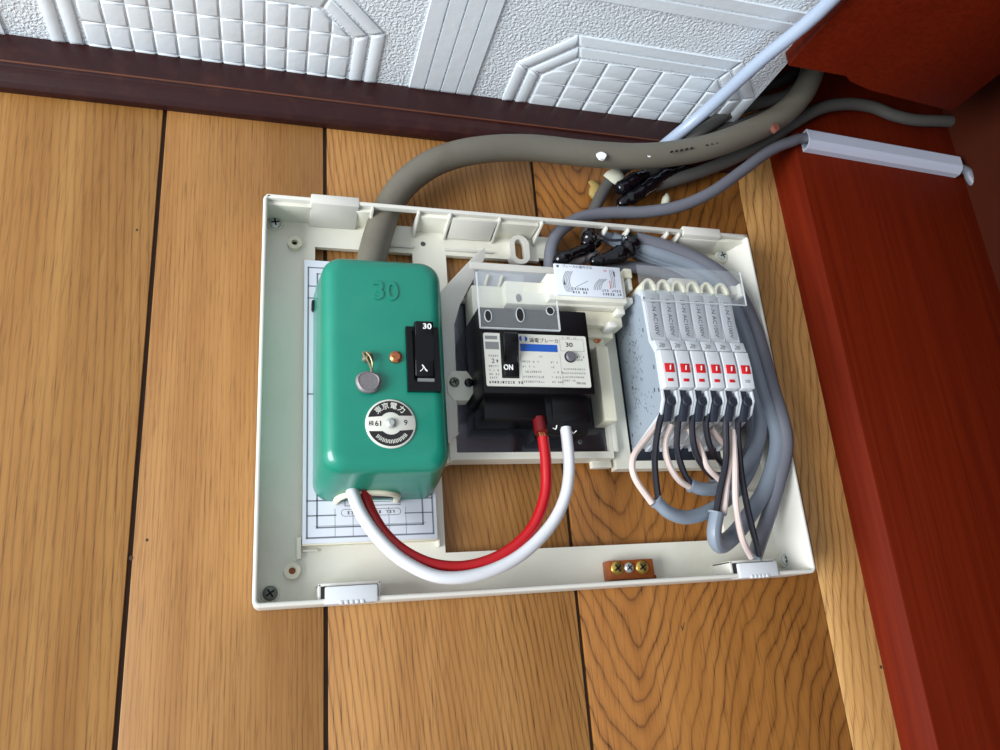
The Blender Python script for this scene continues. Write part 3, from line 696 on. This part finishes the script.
# end clip right of the hoods
bm = NB(); x, d, z = at(737, 292, 60); box(bm, x - 6, x + 2, 50, 62, z - 3, z + 5, bev=1.5); box(bm, x - 1, x + 2.5, 52, 66, z - 6, z + 5, bev=1); box(bm, x - 50, x - 25, 30, 48, z + 6, z + 16, bev=2)
finish('busbar_end_clip', bm, 'cream_light', bb)
# clear dust shield over the upper ends
sh = thing('clear_dust_shield', 'clear plastic strip over the top ends of the branch breakers', 'shield', (312, 68, 196))
x0, _, z0 = at(628, 305.5, 69); x1, _, z1 = at(746.5, 305.5, 69); zt = at(740, 272, 69)[2]
bm = NB(); box(bm, 268, x1, 68.5, 69.2, z1, zt, bev=.1); finish('panel', bm, 'clear_plastic', sh)
bm = NB(); box(bm, x1 - .3, x1 + .3, 68.3, 69.4, z1, zt); box(bm, 268, x1, 68.3, 69.4, z1 - .3, z1 + .3); finish('edge', bm, 'clear_edge', sh)

# ------------------------------------------------------------------ printed mounting card and green current limiter
card = thing('wiring_diagram_card', 'white card with printed frame lines beneath the green current limiter', 'card', (74, 7, 38))
KD = 14.0
bm = NB(); box(bm, 29.6, 118.6, 7.2, 12.6, 38, 243, bev=.5); finish('backing', bm, 'cream_yellow', card)
bm = NB(); box(bm, 29.6, 118.6, 12.5, KD, 39, 243.5, bev=.25); pf = finish('printed_face', bm, 'paper', card)
def K(u, v): p_ = at(u, v, KD); return p_[0], p_[2]
bm = NB()
def kl(x0, z0, x1, z1, w_=.55): box(bm, min(x0, x1) - w_ / 2, max(x0, x1) + w_ / 2, KD, KD + .08, min(z0, z1) - w_ / 2, max(z0, z1) + w_ / 2)
xl1, xl2, xr1, xr2 = K(307, 500)[0], K(317, 500)[0], K(432.5, 510)[0], K(422.5, 510)[0]
zb1, zb2, zt1, zt2 = K(340, 537)[1], K(340, 527)[1], K(320, 268)[1], K(320, 274)[1]
kl(xl1, zb1, xl1, zt1, 1.1); kl(xr1, zb1, xr1, zt1, 1.1); kl(xl1, zb1, xr1, zb1, 1.1); kl(xl1, zt1, xr1, zt1, .9)
kl(xl2, zb2, xl2, zt2, 1.1); kl(xr2, zb2, xr2, zt2, 1.1); kl(xl2, zb2, xr2, zb2, 1.0); kl(xl2, zt2, xr2, zt2, .7)
for v in (501, 516): z = K(310, v)[1]; kl(xl1, z, xl2 + 12, z, .9); kl(xr1, z, xr2 - 12, z, .8)
for v in (286, 298, 394): z = K(310, v)[1]; kl(xl1, z, xl2 + 8, z, .9)
for k in range(22): z = 90 + k * 5.2; kl(xl2 + .8, z, xl2 + 8, z, .2)
for u in (335, 353, 389, 406): x = K(u, 520)[0]; kl(x, zb1, x, zb2 + 12, .3)
kl(xl1 + 5, 50, xr1 - 5, 50, .25)
finish('printed_lines', bm, 'ink_card', pf)
bm = NB()
for (u0, u1, v, sd) in ((341, 401, 513, 1), (348, 394, 499, 2)):
    xa, z = K(u0, v); xb, _ = K(u1, v)
    plate_hole(bm, rrect(xa, xb, z - 2.4, z + 2.4, 2.3), rrect(xa + .4, xb - .4, z - 2, z + 2, 1.9), KD, KD + .08)
    dashes(bm, xa + 4, xb - 4, z, 2.2, KD, sd, .8)
xa, z = K(345, 506); xb, _ = K(400, 506); kl(xa, z, xb, z, .5); kl(xa, z, xa, z + 3, .5); kl(xb, z, xb, z + 3, .5)
finish('printed_text', bm, 'ink_light', pf)

lim = thing('current_limiter', 'green painted metal current limiter with black rocker switch and round emblem', 'current limiter', (78, 14, 66))
secs = []
def sec(x0, x1, z0, z1, r, d): secs.append((rrect(x0, x1, z0, z1, r, 7), d))
sec(36, 119.5, 66, 225, 12, 14.2); sec(36.8, 119, 68.2, 223.5, 12.5, 34); sec(38.3, 117.8, 73.2, 219.5, 13, 62)
Rf = 10
for a in (15, 30, 45, 60, 75, 90):
    i_ = Rf * (1 - math.cos(math.radians(a))); d = 62.5 + Rf * math.sin(math.radians(a)) * .97
    sec(38.3 + i_, 117.8 - i_, 73.4 + i_, 219.5 - i_, max(4, 13 - i_ * .6), d)
bm = NB(); loft(bm, secs); cov = finish('cover', bm, 'green_paint', lim, smooth=50)
GD = 72.2
def G(u, v, d=GD): p_ = at(u, v, d); return p_[0], p_[2]
x, z = G(385, 292); bm = NB(); text_into(bm, '30', 18.5, x, GD, z, thick=.9, bold=.35, sx=.95); tx = finish('embossed_number', bm, 'green_paint', cov)
md = tx.modifiers.new('bevel', 'BEVEL'); md.width = 0.0004; md.segments = 2; md.limit_method = 'ANGLE'
# rocker
xa, za = G(408, 391, 75); xb, zb = G(438, 328, 75)
bm = NB(); plate_hole(bm, [(xa, za), (xb, za), (xb, zb), (xa, zb)], [(xa + 4, za + 6), (xb - 4, za + 6), (xb - 4, zb - 3), (xa + 4, zb - 3)], 71.5, 76); box(bm, xa + 3, xb - 3, 70, 73, za + 3, zb - 2)
rk = finish('rocker_frame', bm, 'black_plastic', lim)
bm = NB(); prism(bm, [(73, za + 9), (77, za + 9.5), (78.5, za + 20), (81, zb - 8), (83, zb + 1), (77, zb + 2.5), (73, zb - 3)], 'x', xa + 5, xb - 4.6, bev=.7); rl = finish('rocker', bm, 'black_plastic', lim)
bm = NB(); x, _, z = at(427, 326, 82.5); text_into(bm, '30', 5.2, x, 82.6, z - .4, bold=.07, sx=1.15, thick=.3); x, _, z = at(424, 368, 79.6); text_into(bm, '入', 5.2, x, 78.6, z, thick=.5); finish('rocker_print', bm, 'ink_white', rl)
bm = NB(); x0, z0 = G(417.5, 382, 74); x1, z1 = G(434, 379, 74); box(bm, x0, x1, 72.5, 75, z0, z1); finish('slot_mark', bm, 'ink_light', rk)
# emblem
ex, ez = G(390.5, 424)
bm = NB(); loft(bm, [(circ(ex, ez, 15.7, 40), 71.5), (circ(ex, ez, 15.7, 40), 73.2), (circ(ex, ez, 15.1, 40), 73.6)]); em = finish('emblem_plate', bm, 'label_cream', lim)
bm = NB()
for a0, a1 in ((24, 160), (204, 340)):
    o_ = circ(ex, ez, 14.5, 26, a0 - 4, a1 + 4); i_ = circ(ex, ez, 7.2, 26, a0 + 20, a1 - 20) 
    loft(bm, [(o_ + i_[::-1], 73.5), (o_ + i_[::-1], 73.75)])
finish('emblem_black', bm, 'ink_black', em)
bm = NB()
for ch_, a in zip('東京電力', (131, 106, 80, 52)):
    t_ = math.radians(a); text_into(bm, ch_, 4.6, ex + 11.2 * math.cos(t_), 73.85, ez + 11.2 * math.sin(t_), rot=a - 90, bold=.06)
for k in range(10):
    a = 226 + k * 10.4; t_ = math.radians(a); c_, s_ = math.cos(t_), math.sin(t_)
    for o_, h_ in ((-.55, 2.6), (.45, 2.2)):
        px, pz = ex + 11.6 * c_ - s_ * o_, ez + 11.6 * s_ + c_ * o_
        prism(bm, [(px - c_ * h_ / 2 + s_ * .25, pz - s_ * h_ / 2 - c_ * .25), (px + c_ * h_ / 2 + s_ * .25, pz + s_ * h_ / 2 - c_ * .25), (px + c_ * h_ / 2 - s_ * .25, pz + s_ * h_ / 2 + c_ * .25), (px - c_ * h_ / 2 - s_ * .25, pz - s_ * h_ / 2 + c_ * .25)], 'd', 73.7, 73.9)
finish('emblem_white_print', bm, 'label_cream', em)
bm = NB(); text_into(bm, '検', 3.4, ex - 12.2, 73.7, ez - .2); text_into(bm, '61', 4.8, ex - 7.6, 73.7, ez - .2, bold=.05); text_into(bm, '9', 4.8, ex + 9.3, 73.7, ez + .4, bold=.05); finish('emblem_print', bm, 'ink_black', em)
bm = NB(); loft(bm, [(circ(ex, ez, 3.4, 18), 73.5), (circ(ex, ez, 3.2, 18), 75), (circ(ex, ez, 1.8, 18), 76)]); finish('emblem_screw', bm, 'steel', em)
# copper screw and lead seal
x, z = G(396, 356.5, 74); bm = NB(); loft(bm, [(circ(x, z, 4.2, 16), 71.8), (circ(x, z, 4.0, 16), 73.6), (circ(x, z, 2.6, 16), 74.6)]); cs_ = finish('cover_screw', bm, 'copper', lim)
bm = NB(); prism(bm, [(x - 2.8, z - .9), (x + 2.6, z + .5), (x + 2.6, z + 1), (x - 2.8, z - .4)], 'd', 74, 74.7); finish('screw_slot', bm, 'terminal_brown', cs_)
x, z = G(367.5, 357, 74); bm = NB(); loft(bm, [(circ(x, z, 3.8, 14), 71.8), (circ(x, z, 3.4, 14), 74.5), (circ(x, z, 1.6, 14), 76.5)]); finish('sealing_screw', bm, 'steel_dull', lim)
x2, z2 = G(368.5, 382, 76)
bm = NB(); tube(bm, [(x - 1, 77, z + 2), (x + 1.5, 78, z - 2), (x + 2.6, 77, z - 7), (x2 + 1, 76, z2 + 5), (x2, 76, z2)], .6, 6); tube(bm, [(x + 2, 76, z + 2), (x - 1, 78, z - 2), (x + 1.5, 77, z - 8), (x2 + 2, 76, z2 + 3)], .6, 6); tube(bm, [(x + 2, 76, z + 2), (x - 3, 76.5, z + 2), (x - 1, 77, z - 3)], .6, 6); finish('seal_wire', bm, 'seal_wire_metal', lim)
bm = NB(); pts = [(x2 + 8 * math.cos(a) * (1 + .06 * math.sin(3 * a)), z2 + 7.6 * math.sin(a) * (1 + .05 * math.cos(2 * a))) for a in [2 * math.pi * k / 24 for k in range(24)]]
cxp = lambda f: [(x2 + (p[0] - x2) * f, z2 + (p[1] - z2) * f) for p in pts]
loft(bm, [(cxp(.9), 73), (cxp(1), 74.5), (cxp(.98), 76.5), (cxp(.8), 77.6), (cxp(.74), 77.2)]); finish('lead_seal', bm, 'lead', lim)
# cable entry at the bottom
bm = NB(); tube(bm, [(51, 14.5, 65.5), (51.5, 24, 66), (56, 31, 67), (64, 34, 67.4), (76, 34.5, 67.4), (85, 32, 67), (90, 26, 66.4), (91, 15, 65.5)], 2.3, 8); finish('entry_bush', bm, 'cream_yellow', lim)
bm = NB(); prism(bm, [(51, 14.5), (52, 24), (57, 31), (64, 33.5), (76, 34), (85, 31), (90, 25), (91, 14.5)], 'z', 66.4, 70); finish('cable_entry', bm, 'slot_dark', lim)
x, _, z = at(317, 305, 20); bm = NB(); box(bm, 34.4, 38, 15, 22, z - 4, z + 3.5, bev=1.2); finish('side_clip', bm, 'black_plastic', lim)

# ------------------------------------------------------------------ earth terminal block
et = thing('earth_terminal', 'small brown terminal block with three brass screws on tray lower edge', 'terminal block', (258, 7, 4))
xa, _, za = at(610, 578, 18); xb, _, zb = at(653, 559, 18)
bm = NB(); box(bm, xa, xb, 7, 18, 4.5, zb + .5, bev=1.0); finish('block', bm, 'terminal_brown', et)
bm = NB(); box(bm, xb - 1, xb + 5, 7, 10, 4, 7, bev=.3); finish('foot', bm, 'terminal_brown', et)
for u, v, r_, m_ in ((618, 568, 4.8, 'brass'), (630, 567.5, 3.6, 'steel'), (643, 567, 4.8, 'brass')):
    x, _, z = at(u, v, 20); screw(et, x, 17.8, z, r_, m_, rot=35, h=2.4)

# ------------------------------------------------------------------ wires inside the box
def path(*pts): return [at(u, v, d) for u, v, d in pts]
bm = NB(); tube(bm, [(66, 30, 74)] + path((364, 493, 33), (371, 512, 36), (384, 533, 40), (405, 552, 43), (435, 565, 44), (470, 566, 44), (505, 553, 45), (532, 528, 47), (545, 495, 49), (546, 465, 50), (543, 437, 49.5)), 3.9, 14)
rw = thing('red_supply_wire', 'thick red wire looping from the green limiter to the main breaker', 'wire', (130, 40, 12))
finish('insulation', bm, 'wire_red', rw)
bm = NB()
for o_ in (-1.6, 0, 1.6):
    p0, p1 = at(543, 438, 49.5), at(541, 431, 48); tube(bm, [(p0[0] + o_, 50, p0[2]), (p1[0] + o_, 48.5, p1[2])], 1.0, 6)
finish('copper_strands', bm, 'copper', rw)
p0, p1 = at(541, 433, 48.5), at(539, 419, 45)
bm = NB(); tube(bm, [p0, p1], 4.6, 12); finish('sleeve', bm, mat('sleeve_red', (104, 10, 16), .4), rw)
bm = NB(); tube(bm, [(60, 30, 74)] + path((353, 494, 38), (362, 515, 42), (380, 540, 46), (405, 562, 48), (440, 577, 49), (480, 574, 49), (518, 557, 49), (548, 529, 49), (564, 500, 48), (569, 470, 47), (567, 440, 46)) + [(207, 45, 108)], 4.1, 14)
single('white_supply_wire', bm, 'wire_white', 'thick white wire looping from the green limiter to the main breaker', 'wire')

cables = []
def cable(label, sheath, black, white, r=5.2, m='sheath_grey', flat=.8):
    t = thing('branch_cable', label, 'cable', sheath[-1], 'grey branch cables with stripped ends')
    bm = NB(); tube(bm, sheath, r, 12, flat=flat); finish('sheath', bm, m, t)
    if black:
        bm = NB(); tube(bm, black, 2.35, 9); finish('black_core', bm, 'wire_black', t)
    if white:
        bm = NB(); tube(bm, white, 2.35, 9); finish('white_core', bm, 'wire_pink', t)
    # pale lip where the sheath was cut
    e0, e1 = Vector(sheath[-1]), Vector(sheath[-2]); q = e0 + (e1 - e0).normalized() * -0.6
    bm = NB(); tube(bm, [tuple(e0 + (e1 - e0).normalized() * .8), tuple(q)], r * 1.06, 12, flat=flat); finish('cut_end', bm, 'sheath_blue', t)
    return t
cable('grey branch cable from leftmost breaker, lowest loop under the row', path((604, 236, 14), (640, 254, 16), (678, 272, 18), (708, 298, 20), (732, 345, 22), (752, 405, 24), (757, 445, 26), (744, 480, 32), (718, 506, 40), (690, 517, 46), (670, 513, 50), (656, 501, 52)),
      path((665, 406, 66), (659, 425, 62), (655, 455, 56), (656, 480, 54), (659, 502, 52)), path((657, 425, 56), (645, 440, 56), (633, 458, 56), (635, 478, 55), (652, 503, 52)), m='sheath_blue')
cable('grey branch cable from second breaker, upper loop under the row', path((612, 237, 18), (648, 254, 20), (686, 270, 22), (716, 295, 24), (738, 340, 26), (757, 400, 28), (760, 435, 30), (746, 466, 34), (722, 486, 38), (703, 489, 42), (690, 485, 44)),
      path((679, 406, 66), (678, 425, 62), (677, 448, 56), (683, 470, 50), (691, 484, 45)), path((671, 425, 58), (665, 442, 56), (668, 462, 53), (678, 479, 49), (689, 487, 45)), m='sheath_blue')
cable('grey branch cable from third breaker, ending behind the wires', path((600, 268, 14), (640, 268, 16), (675, 278, 18), (702, 300, 20), (728, 345, 20), (746, 402, 20), (752, 440, 22), (742, 466, 26), (728, 478, 32), (714, 478, 36)),
      path((694, 406, 66), (692, 425, 62), (695, 450, 56), (704, 468, 46), (713, 477, 38)), path((688, 428, 58), (699, 445, 54), (707, 466, 50), (720, 480, 44)))
cable('grey branch cable from fourth breaker, tucked behind the pale wires', path((616, 242, 10), (650, 262, 12), (686, 280, 13), (718, 312, 14), (742, 358, 15), (758, 412, 16), (752, 446, 18), (738, 462, 24), (724, 466, 28)),
      path((710, 406, 66), (706, 425, 62), (711, 448, 52), (724, 466, 32)), path((711, 428, 56), (720, 440, 50), (730, 452, 40), (732, 466, 32)))
cable('grey branch cable from fifth breaker, thick upright stub at tray bottom', path((622, 238, 22), (656, 252, 24), (694, 266, 26), (724, 289, 28), (745, 330, 30), (765, 395, 32), (777, 440, 32), (768, 482, 32), (750, 514, 32), (733, 536, 34), (719, 545, 44), (714, 534, 51), (717, 513, 53)),
      path((725, 406, 66), (726, 430, 62), (726, 460, 58), (720, 490, 55), (716, 514, 53)), path((727, 428, 56), (731, 450, 55), (727, 480, 54), (724, 514, 52)), r=6.4, m='sheath_blue')
cable('grey branch cable from rightmost breaker, ending at the lower right latch', path((636, 238, 26), (668, 247, 28), (702, 261, 30), (732, 284, 32), (754, 325, 34), (772, 385, 36), (786, 438, 36), (779, 480, 34), (767, 520, 28), (758, 546, 26), (754, 558, 28)),
      path((741, 406, 66), (738, 430, 60), (741, 470, 52), (747, 505, 50), (754, 535, 44), (759, 555, 34)), path((733, 430, 58), (735, 465, 57), (736, 505, 54), (742, 538, 48), (751, 557, 36)), r=5.8)
bm = NB(); tube(bm, path((725, 440, 18), (738, 425, 18), (748, 395, 18), (748, 340, 14)), 5, 10); single('spare_grey_cable', bm, 'cable_dirty', 'dark grey cable standing behind the rightmost branch breaker', 'cable')

# ------------------------------------------------------------------ cables outside the box
bc = thing('main_feeder_cable', 'thick olive-grey feeder cable arching from tray top to the ceiling corner', 'cable', at(388, 205, 18))
big = path((366, 285, 22), (372, 258, 20), (379, 232, 18), (390, 204, 18), (410, 179, 22), (440, 160, 27), (480, 150, 30), (530, 148, 31), (590, 154, 33), (645, 156, 36), (700, 149, 40), (745, 134, 44), (778, 117, 48), (798, 99, 52), (809, 80, 55), (814, 60, 56), (815, 35, 56))
bm = NB(); tube(bm, big, 10.9, 20, 8); finish('sheath', bm, 'cable_olive', bc)
for u, v, r_ in ((602, 155.5, 4.0), (649, 155, 2.2)):
    x, d, z = at(u, v, 44.8); bm = NB(); prism(bm, [(x + r_ * math.cos(a) * (1 + .2 * math.sin(3 * a)), z + r_ * .9 * math.sin(a)) for a in [k * math.pi / 6 for k in range(12)]], 'd', 42.5, 44.9); finish('paint_fleck', bm, 'paint_fleck', bc)
x, d, z = at(776, 127, 57); bm = NB(); prism(bm, [(x + 3.2 * math.cos(a), z + 4.2 * math.sin(a)) for a in [k * math.pi / 6 for k in range(12)]], 'd', 53, 57.6); finish('red_smudge', bm, mat('smudge', (116, 68, 56), .6), bc)
bm = NB()
for k, u in enumerate(range(672, 735, 5)):
    if k in (5, 6): continue
    x, d, z = at(u, 151.5 - (u - 672) * .18, 50.5); box(bm, x - 1.0, x + .8, 49.0, 51.15, z - .45, z + .45)
finish('sheath_print', bm, 'ink_black', bc)

bm = NB(); tube(bm, path((985, 205, 30), (972, 180, 31), (957, 167, 32), (880, 154, 32), (812, 139, 32), (790, 142, 32), (768, 152, 31), (742, 171, 30), (712, 192, 28), (680, 206, 24), (645, 212, 20), (610, 213, 18), (583, 217, 17), (563, 228, 17), (553, 242, 16), (550, 262, 15), (552, 285, 15)), [5, 5, 4.2, 3, 4.4] + [5.3] * 12, 12)
single('grey_trunking_cable', bm, 'sheath_grey', 'smooth grey cable from the white trunking down into the tray top', 'cable')
# white trunking on the post
axl, axr = at(803, 152, 25), at(955, 178, 25); ttop = at(806, 128, 37)
tr_ = thing('cable_trunking', 'short white plastic trunking fixed across the reddish corner post', 'trunking', axl)
hh = ttop[2] - axl[2]
prof_o = [(25.2, 0), (31, 0), (35, 2.5), (37, 6), (37, hh - 1.5), (36, hh), (25.2, hh)]
prof_i = [(26.5, 1.4), (31, 1.5), (34, 3.6), (35.6, 6.4), (35.6, hh - 1.5), (35, hh - 1.4), (26.5, hh - 1.4)]
bm = NB(); sl_ = (axr[2] - axl[2]) / (axr[0] - axl[0]); rings = []
x0, x1 = axl[0], axr[0]
for x in (x0, x1):
    rings.append(([bm.verts.new(V(x, d, axl[2] + z + (x - x0) * sl_)) for d, z in prof_o], [bm.verts.new(V(x, d, axl[2] + z + (x - x0) * sl_)) for d, z in prof_i]))
n = len(prof_o)
for i in range(n):
    j = (i + 1) % n
    bm.faces.new((rings[0][0][i], rings[0][0][j], rings[1][0][j], rings[1][0][i])); bm.faces.new((rings[0][1][i], rings[1][1][i], rings[1][1][j], rings[0][1][j]))
    for k in (0, 1): bm.faces.new((rings[k][0][i], rings[k][0][j], rings[k][1][j], rings[k][1][i]))
finish('channel', bm, 'trunking', tr_, smooth=25)

bm = NB(); tube(bm, path((962, 122, 28), (940, 121, 31), (915, 120, 31.5), (893, 115, 31.5), (872, 107, 32), (848, 104, 33), (822, 108, 34), (795, 122, 32), (765, 142, 24), (730, 160, 16), (700, 172, 14), (675, 180, 14), (652, 186, 14)), 6.0, 12)
single('dusty_grey_cable', bm, 'cable_dirty', 'dusty grey cable running across the top of the corner post', 'cable')
bm = NB(); tube(bm, path((806, 40, 46), (798, 68, 44), (782, 80, 42), (755, 92, 36), (725, 108, 30), (700, 122, 22), (676, 140, 20), (655, 165, 14)), 5.6, 12)
single('dark_cable', bm, 'cable_dark', 'dark cable descending from ceiling corner behind the thick feeder cable', 'cable')
bm = NB(); tube(bm, path((805, 70, 36), (790, 93, 36), (760, 103, 34), (735, 110, 32), (712, 124, 28), (690, 140, 24), (670, 158, 16), (640, 178, 12)), 5.6, 12)
single('upper_grey_cable', bm, 'cable_dirty', 'grey cable just above the thick feeder cable by the header board', 'cable')
bm = NB(); tube(bm, path((780, 108, 26), (750, 120, 24), (725, 128, 22), (705, 140, 20), (688, 152, 16)), 4.4, 10)
single('thin_grey_cable', bm, 'cable_dirty', 'thin grey cable half hidden between feeder cable and ceiling', 'cable')
# pale blue conduit along the ceiling
A_ = (395, 185, 394.5); B_ = at(667, 143, 20)
mid = (366, 49, 393)
far = (398, 520, 400)
bm = NB(); tube(bm, [far, (398, 320, 397), A_, (379.5, 117, 394), mid, B_, at(655, 153, 18)], 5.4, 14, 6); single('pale_blue_conduit', bm, 'pvc_blue', 'straight pale blue plastic conduit running along the ceiling edge', 'conduit')
bm = NB(); tube(bm, path((628, 165, 10), (613, 178, 11), (603, 192, 12), (596, 206, 12), (590, 222, 12), (586, 240, 11)), 5.2, 12)
single('short_grey_cable', bm, 'cable_dirty', 'short grey cable bending down into the tray beside the outer black splice', 'cable')

# black taped splices
def splice(label, pts, rs, group, m='black_gloss', name='taped_splice', n=12):
    rl_ = random.Random(label)
    P_ = smooth_path(pts, 3); k_ = len(P_); R_ = []
    for i in range(k_):
        f = i / (k_ - 1) * (len(rs) - 1); a_ = int(min(f, len(rs) - 2)); R_.append((rs[a_] + (rs[a_ + 1] - rs[a_]) * (f - a_)) * rl_.uniform(.82, 1.18))
    R_[0] = .6; R_[-1] = .6
    bm = NB(); tube(bm, [tuple(p) for p in P_], R_, n, 3)
    for v in bm.verts: v.co += Vector((rl_.uniform(-1, 1), rl_.uniform(-1, 1), rl_.uniform(-1, 1))) * .0005
    return single(name, bm, m, label, 'splice', group, smooth=60)
splice('glossy black taped splice hanging outside above the tray rim', path((617, 206, 14), (626, 200, 16), (640, 192, 18), (655, 182, 18), (668, 174, 16), (690, 166, 12)), [3, 6, 6.5, 5.5, 5, 2.5], 'black taped splices')
splice('small black taped stub beside the pale rag outside the tray', path((616, 192, 18), (624, 186, 20), (634, 180, 20), (650, 172, 16)), [4, 6.5, 6, 4], 'black taped splices')
splice('black taped splice left of the others inside the tray top', path((553, 262, 22), (563, 258, 24), (575, 253, 24), (590, 247, 22), (602, 240, 22)), [4, 5.5, 5, 4.5, 3], 'black taped splices')
splice('round black tape bulb under the tray rim', path((591, 226, 22), (590, 234, 24), (588, 240, 25), (584, 248, 24)), [1.2, 5, 6.4, 4], 'black taped splices')
splice('black taped splice curling toward the instruction card', path((588, 262, 22), (602, 260, 24), (616, 256, 26), (628, 249, 27), (632, 241, 26), (622, 235, 22)), [4, 5, 6.5, 7, 7, 5], 'black taped splices')
splice('grey foil wrapped splice behind the instruction card', path((560, 266, 14), (575, 260, 16), (590, 256, 17), (600, 252, 16)), [3, 5, 5, 2], None, 'lead', 'foil_splice')
bm = NB(); tube(bm, path((597, 222, 24), (600, 234, 26), (610, 240, 26), (622, 240, 27)), 1.1, 6); single('thin_black_wire', bm, 'wire_black', 'thin black wire between the taped splices under the rim', 'wire')
bm = NB(); tube(bm, path((611, 172, 16), (617, 178, 18), (622, 186, 18)), [9, 8, 4], 8, 3, flat=.45); single('cloth_rag', bm, 'rag', 'pale scrap of cloth tape above the outer black splice', 'rag', smooth=80)
bm = NB(); tube(bm, path((592, 182, 4), (596, 187, 8), (594, 193, 7), (600, 199, 6)), [4, 5, 5, 3], 8, 3, flat=.5); single('cloth_scrap', bm, mat('scrap', (150, 128, 70), .7, var=.2), 'yellowish scrap of cloth against the planks left of the short cable', 'rag', smooth=80)
bm = NB(); tube(bm, path((664, 208, 8), (666, 200, 12), (667, 194, 12)), [4, 4, 1.5], 8, 3); single('pale_tape_tip', bm, 'rag', 'pale tape tip poking above the smooth grey cable', 'tape', smooth=80)
